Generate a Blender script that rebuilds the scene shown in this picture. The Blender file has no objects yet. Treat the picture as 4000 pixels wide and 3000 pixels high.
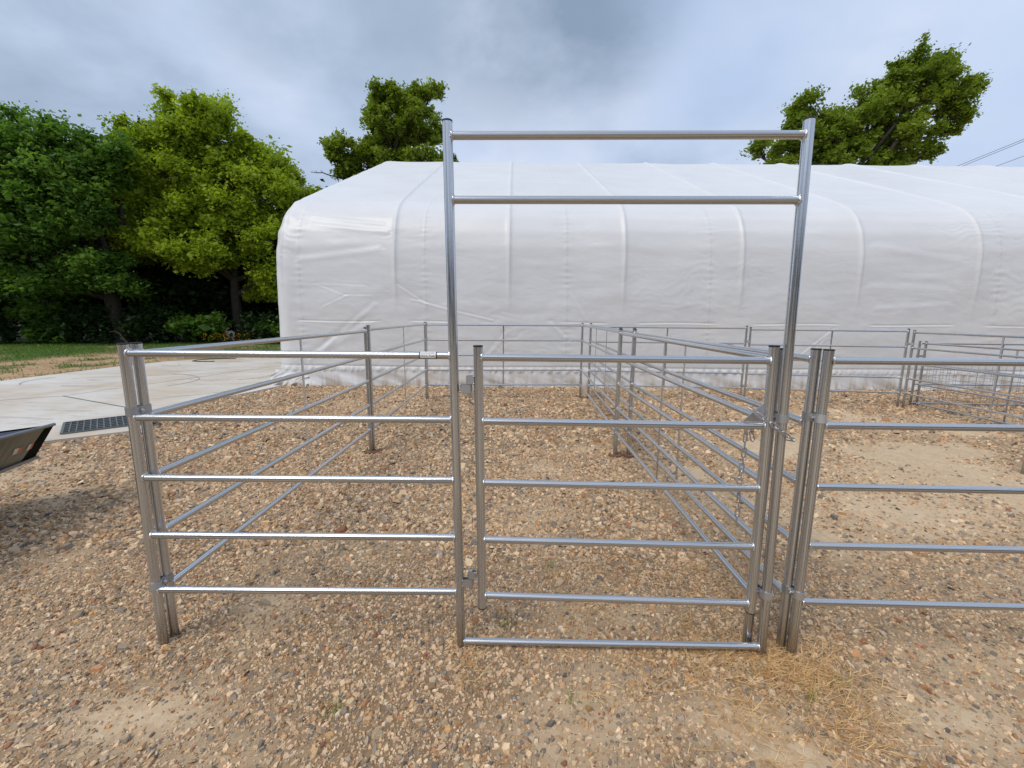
import bpy, math, numpy as np
from mathutils import Matrix, Vector
sc = bpy.context.scene
COL = sc.collection
R = math.radians
rng = np.random.default_rng(7)

# ------------------------------------------------------------------ helpers
def tag(o, label=None, cat=None, group=None, kind=None):
    if label: o['label'] = label
    if cat: o['category'] = cat
    if group: o['group'] = group
    if kind: o['kind'] = kind
    return o
def empty(name, loc, label, cat, group=None):
    o = bpy.data.objects.new(name, None); COL.objects.link(o); o.location = loc
    o.empty_display_size = .1
    return tag(o, label, cat, group)
def np_mesh(name, V, F, mat, parent=None, smooth=False, attrs=None, vattrs=None, origin=None, smask=None, vec3=None):
    """V (N,3); F a list of (M,k) int arrays (k may differ)."""
    V = np.asarray(V, np.float32)
    if origin is None and parent is not None: origin = np.array(parent.matrix_basis.translation)
    if origin is None: origin = np.zeros(3)
    V = V - np.asarray(origin, np.float32)
    if not isinstance(F, list): F = [F]
    F = [np.asarray(f, np.int32) for f in F if len(f)]
    me = bpy.data.meshes.new(name)
    nl = sum(f.size for f in F); npoly = sum(len(f) for f in F)
    me.vertices.add(len(V)); me.vertices.foreach_set('co', V.ravel())
    me.loops.add(nl); me.loops.foreach_set('vertex_index', np.concatenate([f.ravel() for f in F]))
    me.polygons.add(npoly)
    tot = np.concatenate([np.full(len(f), f.shape[1], np.int32) for f in F])
    st = np.concatenate([[0], np.cumsum(tot)[:-1]]).astype(np.int32)
    me.polygons.foreach_set('loop_start', st); me.polygons.foreach_set('loop_total', tot)
    if smask is not None: me.polygons.foreach_set('use_smooth', np.asarray(smask, bool))
    else: me.polygons.foreach_set('use_smooth', np.full(npoly, bool(smooth)))
    me.update(calc_edges=True)
    if vattrs:
        for k, a in vattrs.items():
            at = me.attributes.new(k, 'FLOAT', 'POINT'); at.data.foreach_set('value', np.asarray(a, np.float32))
    if vec3:
        for k, a in vec3.items():
            at = me.attributes.new(k, 'FLOAT_VECTOR', 'POINT'); at.data.foreach_set('vector', np.asarray(a, np.float32).ravel())
    if attrs:
        for k, a in attrs.items():
            at = me.attributes.new(k, 'FLOAT_COLOR', 'POINT'); at.data.foreach_set('color', np.asarray(a, np.float32).ravel())
    me.materials.append(mat)
    o = bpy.data.objects.new(name, me); COL.objects.link(o)
    if parent is not None: o.parent = parent
    else: o.location = origin
    return o
def frame(d):
    d = np.asarray(d, float); d = d/np.linalg.norm(d)
    a = np.array([0, 0, 1.]) if abs(d[2]) < .9 else np.array([1., 0, 0])
    x = np.cross(a, d); x /= np.linalg.norm(x); y = np.cross(d, x)
    return x, y, d
class MB:
    """collects tubes, boxes and plates; build() links them as one mesh object"""
    def __init__(s): s.V = []; s.F3 = []; s.F4 = []; s.FN = []; s.S4 = []; s.T = []; s.n = 0; s.FT = []
    def add(s, V, quads=None, tris=None, smooth=False, tc=None, ngon=None):
        V = np.asarray(V, float)
        if quads is not None and len(quads):
            s.F4.append(np.asarray(quads)+s.n); s.S4 += [smooth]*len(quads)
        if tris is not None and len(tris): s.FT.append(np.asarray(tris)+s.n)
        if ngon is not None: s.FN.append(np.asarray(ngon)+s.n)
        s.V.append(V); s.T.append(V*1.0 if tc is None else np.asarray(tc)); s.n += len(V)
    def path(s, P, r, n=14, cap=True, closed=False):
        P = np.asarray(P, float); m = len(P)
        r = np.full(m, r) if np.isscalar(r) else np.asarray(r)
        T = np.zeros_like(P)
        if closed: T = np.roll(P, -1, 0)-np.roll(P, 1, 0)
        else:
            T[1:-1] = P[2:]-P[:-2]; T[0] = P[1]-P[0]; T[-1] = P[-1]-P[-2]
        T /= np.linalg.norm(T, axis=1)[:, None]
        x, y, _ = frame(T[0]); V = []; tc = []; L = 0; off = (P[0].sum()*3.7) % 50
        th = np.arange(n)*2*np.pi/n
        for i in range(m):
            if i: L += np.linalg.norm(P[i]-P[i-1])
            x = x-T[i]*np.dot(x, T[i]); x /= np.linalg.norm(x); y = np.cross(T[i], x)
            V.append(P[i]+r[i]*(np.cos(th)[:, None]*x+np.sin(th)[:, None]*y))
            tc.append(np.stack([np.cos(th), np.sin(th), np.full(n, L+off)], 1))
        k = np.arange(n); k2 = (k+1) % n; Q = []
        for i in range(m-1 if not closed else m):
            j = (i+1) % m
            Q.append(np.stack([i*n+k, i*n+k2, j*n+k2, j*n+k], 1))
        s.add(np.concatenate(V), np.concatenate(Q), smooth=True, tc=np.concatenate(tc))
        if cap and not closed:
            for i, f in ((0, -1), (m-1, 1)):
                s.add(V[i], ngon=[np.arange(n)[::f]], tc=tc[i])
    def tube(s, a, b, r, n=14, cap=True, r2=None, cuts=1):
        a = np.asarray(a, float); b = np.asarray(b, float)
        t = np.linspace(0, 1, cuts+1)[:, None]
        s.path(a+(b-a)*t, np.linspace(r, r if r2 is None else r2, cuts+1), n, cap)
    def box(s, c, ex, ey, ez):
        """centre and three half-axis vectors"""
        c, ex, ey, ez = map(lambda v: np.asarray(v, float), (c, ex, ey, ez))
        V = [c+i*ex+j*ey+k*ez for k in (-1, 1) for j in (-1, 1) for i in (-1, 1)]
        s.add(V, [[0, 2, 3, 1], [4, 5, 7, 6], [0, 1, 5, 4], [2, 6, 7, 3], [0, 4, 6, 2], [1, 3, 7, 5]])
    def prism(s, poly, z0, z1):
        n = len(poly); V = [(p[0], p[1], z0) for p in poly]+[(p[0], p[1], z1) for p in poly]
        k = np.arange(n); k2 = (k+1) % n
        s.add(V, np.stack([k, k2, k2+n, k+n], 1)); s.add(V, ngon=[np.arange(n)[::-1]]); s.add(V, ngon=[np.arange(n)+n])
    def blob(s, c, r, seed=0, sq=(1, 1, 1)):
        rr = np.random.default_rng(seed); n = 8; m = 5; V = []
        for i in range(m):
            ph = np.pi*(i+.5)/m
            for j in range(n):
                q = r*(1+.25*rr.standard_normal()*.6)
                V.append(np.array(c)+q*np.array([np.sin(ph)*np.cos(j*2*np.pi/n)*sq[0], np.sin(ph)*np.sin(j*2*np.pi/n)*sq[1], np.cos(ph)*sq[2]]))
        Q = [[i*n+j, i*n+(j+1) % n, (i+1)*n+(j+1) % n, (i+1)*n+j][::-1] for i in range(m-1) for j in range(n)]
        s.add(V, Q, smooth=True); s.add(V, ngon=[np.arange(n)]); s.add(V, ngon=[np.arange(n)[::-1]+(m-1)*n])
    def build(s, name, mat, parent=None, origin=None):
        V = np.concatenate(s.V); F = []; sm = []
        if s.F4: F.append(np.concatenate(s.F4)); sm += s.S4
        if s.FT: f = np.concatenate(s.FT); F.append(f); sm += [False]*len(f)
        bylen = {}
        for f in s.FN: bylen.setdefault(f.shape[1], []).append(f)
        for k in bylen: f = np.concatenate(bylen[k]); F.append(f); sm += [False]*len(f)
        return np_mesh(name, V, F, mat, parent, smask=sm, vec3={'tc': np.concatenate(s.T)}, origin=origin)

# value noise in numpy -------------------------------------------------
_perm = rng.random((256, 256))
def vnoise(x, y, s=1.0, o=0):
    x = x*s+o*17.3; y = y*s+o*9.1
    xi = np.floor(x).astype(int); yi = np.floor(y).astype(int); fx = x-xi; fy = y-yi
    fx = fx*fx*(3-2*fx); fy = fy*fy*(3-2*fy)
    g = lambda a, b: _perm[a % 256, b % 256]
    return (g(xi, yi)*(1-fx)+g(xi+1, yi)*fx)*(1-fy)+(g(xi, yi+1)*(1-fx)+g(xi+1, yi+1)*fx)*fy
def fbm(x, y, s=1.0, o=0, n=4):
    v = 0; a = .5; t = 0
    for i in range(n): v = v+a*vnoise(x, y, s*2**i, o+i); t += a; a *= .5
    return v/t

# ------------------------------------------------------------------ materials
def mat(name):
    m = bpy.data.materials.new(name); m.use_nodes = True
    nt = m.node_tree; b = nt.nodes['Principled BSDF']
    return m, nt, b
def N(nt, t, **kw):
    n = nt.nodes.new(t)
    for k, v in kw.items():
        if k == 'inp':
            for a, b in v.items(): n.inputs[a].default_value = b
        else: setattr(n, k, v)
    return n
def ramp(nt, fac, stops, interp='LINEAR'):
    n = nt.nodes.new('ShaderNodeValToRGB'); cr = n.color_ramp; cr.interpolation = interp
    while len(cr.elements) > 1: cr.elements.remove(cr.elements[-1])
    cr.elements[0].position = stops[0][0]; cr.elements[0].color = (*stops[0][1], 1)
    for p, c in stops[1:]:
        e = cr.elements.new(p); e.color = (*c, 1)
    nt.links.new(fac, n.inputs[0]); return n.outputs[0]
def mixc(nt, fac, a, b, bt='MIX'):
    n = nt.nodes.new('ShaderNodeMix'); n.data_type = 'RGBA'; n.blend_type = bt
    for s_, v in ((n.inputs[0], fac), (n.inputs[6], a), (n.inputs[7], b)):
        if hasattr(v, 'links') or isinstance(v, bpy.types.NodeSocket): nt.links.new(v, s_)
        else: s_.default_value = v if not isinstance(v, tuple) else (*v, 1)[:4]
    return n.outputs[2]
def noise(nt, vec, scale, detail=4, rough=.55, dist=0, mapscale=None):
    n = N(nt, 'ShaderNodeTexNoise', inp={'Scale': scale, 'Detail': detail, 'Roughness': rough, 'Distortion': dist})
    if vec is not None:
        if mapscale:
            mp = N(nt, 'ShaderNodeMapping'); mp.inputs['Scale'].default_value = mapscale
            nt.links.new(vec, mp.inputs[0]); vec = mp.outputs[0]
        nt.links.new(vec, n.inputs['Vector'])
    return n.outputs[0]
def bump(nt, h, strength, dist, b, prev=None):
    n = N(nt, 'ShaderNodeBump', inp={'Strength': strength, 'Distance': dist})
    nt.links.new(h, n.inputs['Height'])
    if prev: nt.links.new(prev, n.inputs['Normal'])
    if b: nt.links.new(n.outputs[0], b.inputs['Normal'])
    return n.outputs[0]
def attr(nt, name, out='Vector'):
    return N(nt, 'ShaderNodeAttribute', attribute_name=name).outputs[out]
def pos(nt): return N(nt, 'ShaderNodeNewGeometry').outputs['Position']

def m_galv(name, base=(.60, .62, .64), dark=(.30, .315, .33), r0=.24, r1=.46, streak=1.0, mud=False):
    m, nt, b = mat(name); tc = attr(nt, 'tc')
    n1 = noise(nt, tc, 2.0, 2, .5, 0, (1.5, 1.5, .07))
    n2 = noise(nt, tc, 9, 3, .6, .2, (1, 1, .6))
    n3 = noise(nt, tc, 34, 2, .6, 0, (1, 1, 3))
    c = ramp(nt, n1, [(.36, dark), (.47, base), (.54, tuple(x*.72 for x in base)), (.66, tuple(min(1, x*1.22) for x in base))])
    if mud:
        sz = N(nt, 'ShaderNodeSeparateXYZ'); nt.links.new(pos(nt), sz.inputs[0])
        mz = N(nt, 'ShaderNodeMapRange', inp={1: .02, 2: .20, 3: .9, 4: 0.0}); nt.links.new(sz.outputs[2], mz.inputs[0])
        mn = N(nt, 'ShaderNodeMath', operation='MULTIPLY'); nt.links.new(mz.outputs[0], mn.inputs[0]); nt.links.new(ramp(nt, n2, [(.3, (.2,)*3), (.7, (1,)*3)]), mn.inputs[1])
        c = mixc(nt, mn.outputs[0], c, (.20, .15, .10))
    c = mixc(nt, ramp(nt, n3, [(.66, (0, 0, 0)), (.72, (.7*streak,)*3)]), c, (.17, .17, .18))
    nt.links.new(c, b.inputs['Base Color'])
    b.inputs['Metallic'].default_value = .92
    rr = N(nt, 'ShaderNodeMapRange', inp={1: .3, 2: .7, 3: r0, 4: r1}); nt.links.new(n2, rr.inputs[0])
    nt.links.new(rr.outputs[0], b.inputs['Roughness'])
    bump(nt, n1, .2, .004, b)
    return m
M = {}
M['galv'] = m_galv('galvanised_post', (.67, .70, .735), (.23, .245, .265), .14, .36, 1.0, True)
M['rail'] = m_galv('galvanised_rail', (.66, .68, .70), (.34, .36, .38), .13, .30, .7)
M['band'] = m_galv('clamp_steel', (.52, .54, .56), (.42, .43, .45), .45, .6, .2)
M['wire'] = m_galv('mesh_wire', (.36, .36, .37), (.28, .28, .28), .5, .6, .2)
M['chain'] = m_galv('chain_steel', (.62, .63, .65), (.42, .43, .44), .28, .45, .4)
M['weld'] = m_galv('weld_bead', (.82, .83, .85), (.6, .6, .62), .18, .34, .2)
def m_plain(name, c, rough=.6, metal=0, var=.15, scale=6, bs=.2, bd=.01):
    m, nt, b = mat(name); p = pos(nt); n = noise(nt, p, scale, 5)
    lo = tuple(x*(1-var) for x in c); hi = tuple(min(1, x*(1+var)) for x in c)
    nt.links.new(ramp(nt, n, [(.3, lo), (.7, hi)]), b.inputs['Base Color'])
    b.inputs['Roughness'].default_value = rough; b.inputs['Metallic'].default_value = metal
    bump(nt, n, bs, bd, b); return m
M['cap'] = m_plain('black_plastic', (.014, .014, .015), .5)
M['wood'] = m_plain('weathered_wood', (.17, .085, .045), .8, 0, .5, 40, .5, .004)
M['sticker'] = m_plain('white_sticker', (.80, .82, .84), .35, 0, .03, 20, 0, .001)
M['ink'] = m_plain('black_ink', (.012, .012, .014), .5)
M['greymetal'] = m_plain('slate_painted_steel', (.16, .19, .20), .5, .3, .12, 9)
M['deck'] = m_plain('blue_black_decking', (.035, .045, .085), .8, 0, .5, 60, .5, .004)
M['tside'] = m_plain('grey_painted_side', (.15, .16, .135), .45, .1, .25, 2.5, .15, .01)
M['trim'] = m_plain('grey_rim', (.24, .26, .27), .4, .5, .15, 8)
M['tblack'] = m_plain('matte_black', (.010, .012, .010), .95, 0)
M['tblack'].node_tree.nodes['Principled BSDF'].inputs['Specular IOR Level'].default_value = .05
M['tapew'] = m_plain('white_tape', (.7, .7, .66), .4); M['taper'] = m_plain('red_tape', (.62, .09, .03), .4)
M['cable'] = m_plain('dark_cable', (.03, .03, .035), .6)

# fabric
def m_fabric():
    m, nt, b = mat('white_cover_fabric'); p = pos(nt); tc = attr(nt, 'fc')   # fc = (x along, arc length, seam mask)
    sep = N(nt, 'ShaderNodeSeparateXYZ'); nt.links.new(p, sep.inputs[0])
    n1 = noise(nt, p, .9, 5, .6)
    base = ramp(nt, n1, [(.3, (.635, .655, .68)), (.7, (.68, .70, .725))])
    # rain streak dirt that fades up the wall
    st = noise(nt, p, 6, 4, .6, .1, (1, 1, .07))
    hgt = N(nt, 'ShaderNodeMapRange', inp={1: 0.0, 2: .42, 3: 1.0, 4: 0.0}); nt.links.new(sep.outputs[2], hgt.inputs[0])
    mm = N(nt, 'ShaderNodeMath', operation='MULTIPLY'); nt.links.new(ramp(nt, st, [(.40, (0,)*3), (.66, (1,)*3)]), mm.inputs[0]); nt.links.new(hgt.outputs[0], mm.inputs[1])
    c = mixc(nt, mm.outputs[0], base, (.36, .29, .20))
    st2 = noise(nt, p, 2.0, 4, .6, .6, (1, 1, .5))
    h2 = N(nt, 'ShaderNodeMapRange', inp={1: 0.3, 2: 2.2, 3: .30, 4: 0.0}); nt.links.new(sep.outputs[2], h2.inputs[0])
    mm2 = N(nt, 'ShaderNodeMath', operation='MULTIPLY'); nt.links.new(ramp(nt, st2, [(.5, (0,)*3), (.75, (1,)*3)]), mm2.inputs[0]); nt.links.new(h2.outputs[0], mm2.inputs[1])
    c = mixc(nt, mm2.outputs[0], c, (.56, .49, .38))
    c = mixc(nt, attr(nt, 'seam', 'Fac'), c, (.30, .30, .31))
    nt.links.new(c, b.inputs['Base Color']); b.inputs['Roughness'].default_value = .42
    b.inputs['Specular IOR Level'].default_value = .5
    w = noise(nt, p, 60, 2, .5, 0, (1, 1, .12))
    nb = bump(nt, w, .05, .004, None)
    wr = noise(nt, p, 1.3, 5, .6, 1.2, (.5, 1, 1.6))
    bump(nt, wr, .10, .10, b, nb)
    return m
M['fabric'] = m_fabric()

def m_ground():
    m, nt, b = mat('sandy_ground'); p = pos(nt)
    n1 = noise(nt, p, .55, 6, .6); n2 = noise(nt, p, 7, 6, .65); n3 = noise(nt, p, 60, 4, .6)
    c = ramp(nt, n1, [(.3, (.46, .345, .215)), (.55, (.57, .44, .285)), (.75, (.64, .51, .345))])
    c = mixc(nt, ramp(nt, n2, [(.35, (.4,)*3), (.6, (0,)*3)]), c, (.42, .26, .14))
    vo = N(nt, 'ShaderNodeTexVoronoi', inp={'Scale': 34.0}); nt.links.new(p, vo.inputs['Vector'])
    c = mixc(nt, .25, c, ramp(nt, vo.outputs['Color'], [(0, (.2, .15, .11)), (.5, (.5, .38, .25)), (1, (.7, .6, .45))]), 'MIX')
    c = mixc(nt, attr(nt, 'sandy', 'Fac'), mixc(nt, 1.0, c, (.48, .43, .38), 'MULTIPLY'), c)  # fines between stones darkened; shade of the gaps painted into the colour
    nt.links.new(c, b.inputs['Base Color']); b.inputs['Roughness'].default_value = .95
    nb = bump(nt, n3, .5, .006, None); nb = bump(nt, vo.outputs['Distance'], -.5, .01, None, nb)
    bump(nt, n2, .5, .03, b, nb)
    return m
M['ground'] = m_ground()
def m_stone():
    m, nt, b = mat('gravel_stone'); col = attr(nt, 'col', 'Color'); p = pos(nt)
    n = noise(nt, p, 160, 3, .6)
    c = mixc(nt, 1.0, col, ramp(nt, n, [(.3, (.72,)*3), (.7, (1.15,)*3)]), 'MULTIPLY')
    nt.links.new(c, b.inputs['Base Color']); b.inputs['Roughness'].default_value = .85
    return m
M['stone'] = m_stone()
def m_concrete():
    m, nt, b = mat('pale_concrete'); p = pos(nt)
    n1 = noise(nt, p, .35, 5, .6, .5, (1, 1, 1)); n2 = noise(nt, p, 2.2, 6, .65, .8, (.6, 1.6, 1)); n3 = noise(nt, p, 90, 3)
    c = ramp(nt, n1, [(.38, (.52, .45, .36)), (.52, (.60, .575, .53)), (.7, (.655, .645, .625))])
    c = mixc(nt, ramp(nt, n2, [(.52, (0,)*3), (.72, (.55,)*3)]), c, (.44, .37, .29))
    c = mixc(nt, ramp(nt, noise(nt, p, 1.1, 5, .7, 2.5, (.35, 2.4, 1)), [(.57, (0,)*3), (.63, (.5,)*3)]), c, (.34, .32, .30))
    nt.links.new(c, b.inputs['Base Color']); b.inputs['Roughness'].default_value = .75
    bump(nt, n3, .2, .003, b); return m
M['concrete'] = m_concrete()
def m_verge():
    m, nt, b = mat('verge_soil_and_grass'); p = pos(nt)
    g = attr(nt, 'green', 'Fac'); n2 = noise(nt, p, 3, 6, .7, 0, (.5, 1, 1))
    dirt = ramp(nt, n2, [(.3, (.30, .17, .085)), (.5, (.42, .27, .15)), (.7, (.50, .38, .24))])
    nt.links.new(mixc(nt, g, dirt, (.07, .10, .025)), b.inputs['Base Color'])
    b.inputs['Roughness'].default_value = .95; bump(nt, n2, .6, .08, b); return m
M['verge'] = m_verge()
def m_forest_floor():
    return m_plain('leaf_litter', (.045, .04, .02), .95, 0, .6, 3, .6, .1)
M['litter'] = m_forest_floor()
def m_leaf(name, a, b_, c_, trans=.5):
    m, nt, b = mat(name); t = attr(nt, 'tint', 'Fac')
    c = ramp(nt, t, [(0, a), (.5, b_), (1, c_)])
    nt.links.new(c, b.inputs['Base Color']); b.inputs['Roughness'].default_value = .55
    b.inputs['Specular IOR Level'].default_value = .25
    tr = N(nt, 'ShaderNodeBsdfTranslucent'); nt.links.new(mixc(nt, 1.0, c, (1.25, 1.35, .7), 'MULTIPLY'), tr.inputs[0])
    b.inputs['Roughness'].default_value = .5
    mx = N(nt, 'ShaderNodeMixShader', inp={0: trans}); out = nt.nodes['Material Output']
    nt.links.new(b.outputs[0], mx.inputs[1]); nt.links.new(tr.outputs[0], mx.inputs[2]); nt.links.new(mx.outputs[0], out.inputs[0])
    return m
M['leaf_bright'] = m_leaf('leaf_yellow_green', (.14, .20, .018), (.27, .36, .028), (.40, .48, .05))
M['leaf_mid'] = m_leaf('leaf_mid_green', (.10, .15, .02), (.19, .26, .03), (.29, .36, .05))
M['leaf_deep'] = m_leaf('leaf_deep_green', (.05, .11, .022), (.10, .20, .035), (.18, .30, .05))
M['leaf_dark'] = m_leaf('leaf_dark_green', (.010, .026, .008), (.022, .05, .013), (.04, .08, .02), .25)  # shade inside the wood is put into this near-black green
M['grass'] = m_leaf('grass_blade', (.10, .16, .03), (.09, .20, .03), (.16, .26, .05), .3)
M['straw'] = m_leaf('dry_straw', (.45, .25, .10), (.66, .42, .19), (.80, .60, .33), .15)
M['petal'] = m_leaf('yellow_petal', (.5, .25, .01), (.65, .36, .01), (.75, .45, .02), .2)
M['bark'] = m_plain('grey_brown_bark', (.038, .030, .023), .9, 0, .4, 5, .9, .06)

# ------------------------------------------------------------------ camera
f, pit, rol, camh = 1651.3, R(9.057), R(.4512), 1.658
cam = bpy.data.cameras.new('camera'); co = bpy.data.objects.new('camera', cam); COL.objects.link(co)
cam.sensor_width = 36; cam.sensor_fit = 'HORIZONTAL'; cam.lens = 36*f/4000
cam.clip_end = 3000; cam.clip_start = .05
Rv = Vector((1, 0, 0)); Uv = Vector((0, math.sin(pit), math.cos(pit))); Fv = Vector((0, math.cos(pit), -math.sin(pit)))
cx = Rv*math.cos(rol)+Uv*math.sin(rol); cy = Uv*math.cos(rol)-Rv*math.sin(rol); cz = -Fv
mw = Matrix((cx, cy, cz)).transposed().to_4x4(); mw.translation = (0, 0, camh); co.matrix_world = mw
sc.camera = co

# ------------------------------------------------------------------ world and sun
w = bpy.data.worlds.new('World'); sc.world = w; w.use_nodes = True
nt = w.node_tree; bg = nt.nodes['Background']
sky = N(nt, 'ShaderNodeTexSky', sky_type='NISHITA', sun_disc=False)
SUN_EL, SUN_AZ = R(52), R(222)          # azimuth clockwise from +Y
sky.sun_elevation = SUN_EL; sky.sun_rotation = SUN_AZ
tcn = N(nt, 'ShaderNodeTexCoord').outputs['Generated']
sp = N(nt, 'ShaderNodeSeparateXYZ'); nt.links.new(tcn, sp.inputs[0])
zz = N(nt, 'ShaderNodeMath', operation='MAXIMUM', inp={1: 0.0}); nt.links.new(sp.outputs[2], zz.inputs[0])
za = N(nt, 'ShaderNodeMath', operation='ADD', inp={1: .30}); nt.links.new(zz.outputs[0], za.inputs[0])
dx = N(nt, 'ShaderNodeMath', operation='DIVIDE'); nt.links.new(sp.outputs[0], dx.inputs[0]); nt.links.new(za.outputs[0], dx.inputs[1])
dy = N(nt, 'ShaderNodeMath', operation='DIVIDE'); nt.links.new(sp.outputs[1], dy.inputs[0]); nt.links.new(za.outputs[0], dy.inputs[1])
cb = N(nt, 'ShaderNodeCombineXYZ'); nt.links.new(dx.outputs[0], cb.inputs[0]); nt.links.new(dy.outputs[0], cb.inputs[1])
def wn(scale, detail, rough, dist, ms=None, off=(0, 0, 0)):
    mp = N(nt, 'ShaderNodeMapping'); mp.inputs['Location'].default_value = off; mp.inputs['Scale'].default_value = ms or (1, 1, 1)
    nt.links.new(cb.outputs[0], mp.inputs[0]); return noise(nt, mp.outputs[0], scale, detail, rough, dist)
n_big = wn(1.15, 6, .52, .1, (1, 1, 1), (3.1, 1.7, 0)); n_mid = wn(2.6, 6, .55, .1, (1, .9, 1), (5.2, .3, 0))
# dark cloud masses at fixed directions of the sky
def blobdir(v, sharp):
    v = Vector(v).normalized()
    d = N(nt, 'ShaderNodeVectorMath', operation='DOT_PRODUCT'); nt.links.new(tcn, d.inputs[0]); d.inputs[1].default_value = v
    mr = N(nt, 'ShaderNodeMapRange', interpolation_type='SMOOTHERSTEP', inp={1: sharp, 2: 1.0, 3: 0, 4: 1.0}); nt.links.new(d.outputs['Value'], mr.inputs[0])
    return mr.outputs[0]
white = (4.5, 5.05, 6.2); grey = (2.3, 2.95, 3.9); pale = (3.9, 4.7, 6.2)
cl = ramp(nt, n_big, [(.33, (2.6, 3.3, 4.4)), (.44, (3.7, 4.4, 5.7)), (.54, white), (.66, (5.0, 5.45, 6.5))])
mfac = ramp(nt, n_mid, [(.36, (.55,)*3), (.56, (0,)*3)])
cl = mixc(nt, mfac, cl, pale)
def addmask(col, v, sharp, amt, c):
    mb = blobdir(v, sharp); mul = N(nt, 'ShaderNodeMath', operation='MULTIPLY'); nt.links.new(mb, mul.inputs[0])
    rn = ramp(nt, wn(2.0, 6, .55, .15, None, (v[0]*3, 1, 2)), [(.34, (.1,)*3), (.6, (amt,)*3)])
    nt.links.new(rn, mul.inputs[1]); return mixc(nt, mul.outputs[0], col, c)
cl = addmask(cl, (.02, .80, .72), .90, 1.0, (2.0, 2.65, 3.55))
cl = addmask(cl, (.14, .85, .56), .975, 1.2, (1.8, 2.4, 3.3))
cl = addmask(cl, (-.32, .85, .55), .965, 1.0, (2.4, 3.1, 4.1))
cl = addmask(cl, (-.95, .80, .60), .965, 1.0, (2.3, 2.9, 3.8))
cl = addmask(cl, (.45, .95, .62), .97, .8, (3.2, 4.1, 5.7))
cl = addmask(cl, (.95, .8, .35), .93, .55, (3.6, 4.5, 6.1))
gap = wn(1.6, 6, .55, .2, (.9, 1.1, 1), (8.3, 4.4, 0))
gfac = ramp(nt, gap, [(.60, (0,)*3), (.78, (.28,)*3)])
allc = mixc(nt, gfac, cl, sky.outputs[0])
nt.links.new(allc, bg.inputs[0]); bg.inputs[1].default_value = .109
sun = bpy.data.lights.new('sun', 'SUN'); sun.energy = 1.5; sun.angle = R(24); sun.color = (1, .90, .76)
so = bpy.data.objects.new('sun', sun); COL.objects.link(so)
sd = Vector((math.sin(SUN_AZ)*math.cos(SUN_EL), math.cos(SUN_AZ)*math.cos(SUN_EL), math.sin(SUN_EL)))
so.rotation_euler = sd.to_track_quat('Z', 'Y').to_euler(); so.location = sd*50
sc.view_settings.view_transform = 'Standard'; sc.view_settings.look = 'None'; sc.view_settings.gamma = 1
sc.view_settings.exposure = 0.45

# ------------------------------------------------------------------ ground
def grid_sheet(name, x0, x1, y0, y1, z, mat_, kind='structure', nx=2, ny=2, vat=None):
    X, Y = np.meshgrid(np.linspace(x0, x1, nx), np.linspace(y0, y1, ny)); V = np.stack([X.ravel(), Y.ravel(), np.full(X.size, z)], 1)
    i = np.arange((ny-1)*nx).reshape(ny-1, nx)[:, :-1].ravel(); Q = np.stack([i, i+1, i+nx+1, i+nx], 1)
    o = np_mesh(name, V, Q, mat_, vattrs=vat(V) if vat else None); return tag(o, kind=kind)
grid_sheet('ground', -400, 400, -300, 500, -.014, M['ground'], vat=lambda V: {'sandy': np.full(len(V), .5)})
GROUNDFINE = 1
# verge beyond the slab
def vg(V):
    x, y = V[:, 0], V[:, 1]
    far = np.clip((x*-.35+y*.9-20.6+2.2*(fbm(x, y, .6, 8)-.5))/2.0, 0, 1)*np.clip(.45+(fbm(x, y, 1.7, 6)-.4)*3, .2, 1)
    left = np.clip((-(x+16.8))/1.5, 0, 1)*np.clip((fbm(x, y, .5, 3)-.25)*4, 0, 1)*np.clip((y-12.0)/1.5, 0, 1)
    n = np.clip((fbm(x, y, 1.3, 5)-.56)*7, 0, .8); edge = np.clip(1-(-12.1-x)/.7, 0, 1)*np.clip((fbm(x, y, .8, 9)-.42)*6, 0, .8)
    return {'green': np.clip(np.maximum.reduce([far*.8, left, n, edge]), 0, 1)}
grid_sheet('verge', -60, -2, 2, 27, -.007, M['verge'], nx=233, ny=101, vat=vg)
grid_sheet('forest_floor', -90, -2, 23.5, 120, .006, M['litter'])
# concrete slab
slab = [(-5.40, 9.61), (-5.52, 8.97), (-5.80, 7.9), (-5.78, 6.62), (-5.62, 6.42), (-5.21, 5.87), (-6.03, 5.20), (-9.2, 2.4), (-12.4, -.4), (-12.35, 9.0), (-12.25, 12.9), (-12.0, 14.6), (-11.3, 15.5), (-9.2, 16.6), (-5.40, 17.4)][::-1]
gx = np.array([-6.643, 6.105]); gu = np.array([.735, .678]); gu /= np.linalg.norm(gu); gv = np.array([.695, -.719])
gv = gv/np.linalg.norm(gv); GW, GL = .80, .98
hole = [gx+gv*.0, gx+gv*GW, gx+gv*GW+gu*GL, gx+gu*GL]
s = MB(); zt = .035
n = len(slab)
V = [(p[0], p[1], -.02) for p in slab]+[(p[0], p[1], zt) for p in slab]; k = np.arange(n); k2 = (k+1) % n
s.add(V, np.stack([k, k2, k2+n, k+n], 1)); s.add(V, ngon=[np.arange(n)+n])
tag(s.build('concrete_slab', M['concrete']), kind='structure')
# expansion joints are narrow dark strips laid flush on the slab
s = MB()
def strip(a, b, w_, z):
    a = np.array(a); b = np.array(b); d = b-a; d = d/np.linalg.norm(d); q = np.array([-d[1], d[0]])*w_/2
    s.add([(*(a-q), z), (*(b-q), z), (*(b+q), z), (*(a+q), z)], [[0, 1, 2, 3]])
strip((-8.9, 8.22), (-5.9, 6.85), .022, zt+.004); strip((-12.3, 5.9), (-8.9, 8.22), .018, zt+.004); strip((-8.9, 8.22), (-6.5, 17.1), .014, zt+.004)
tag(s.build('slab_joint', M['ink']), kind='structure')
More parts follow.
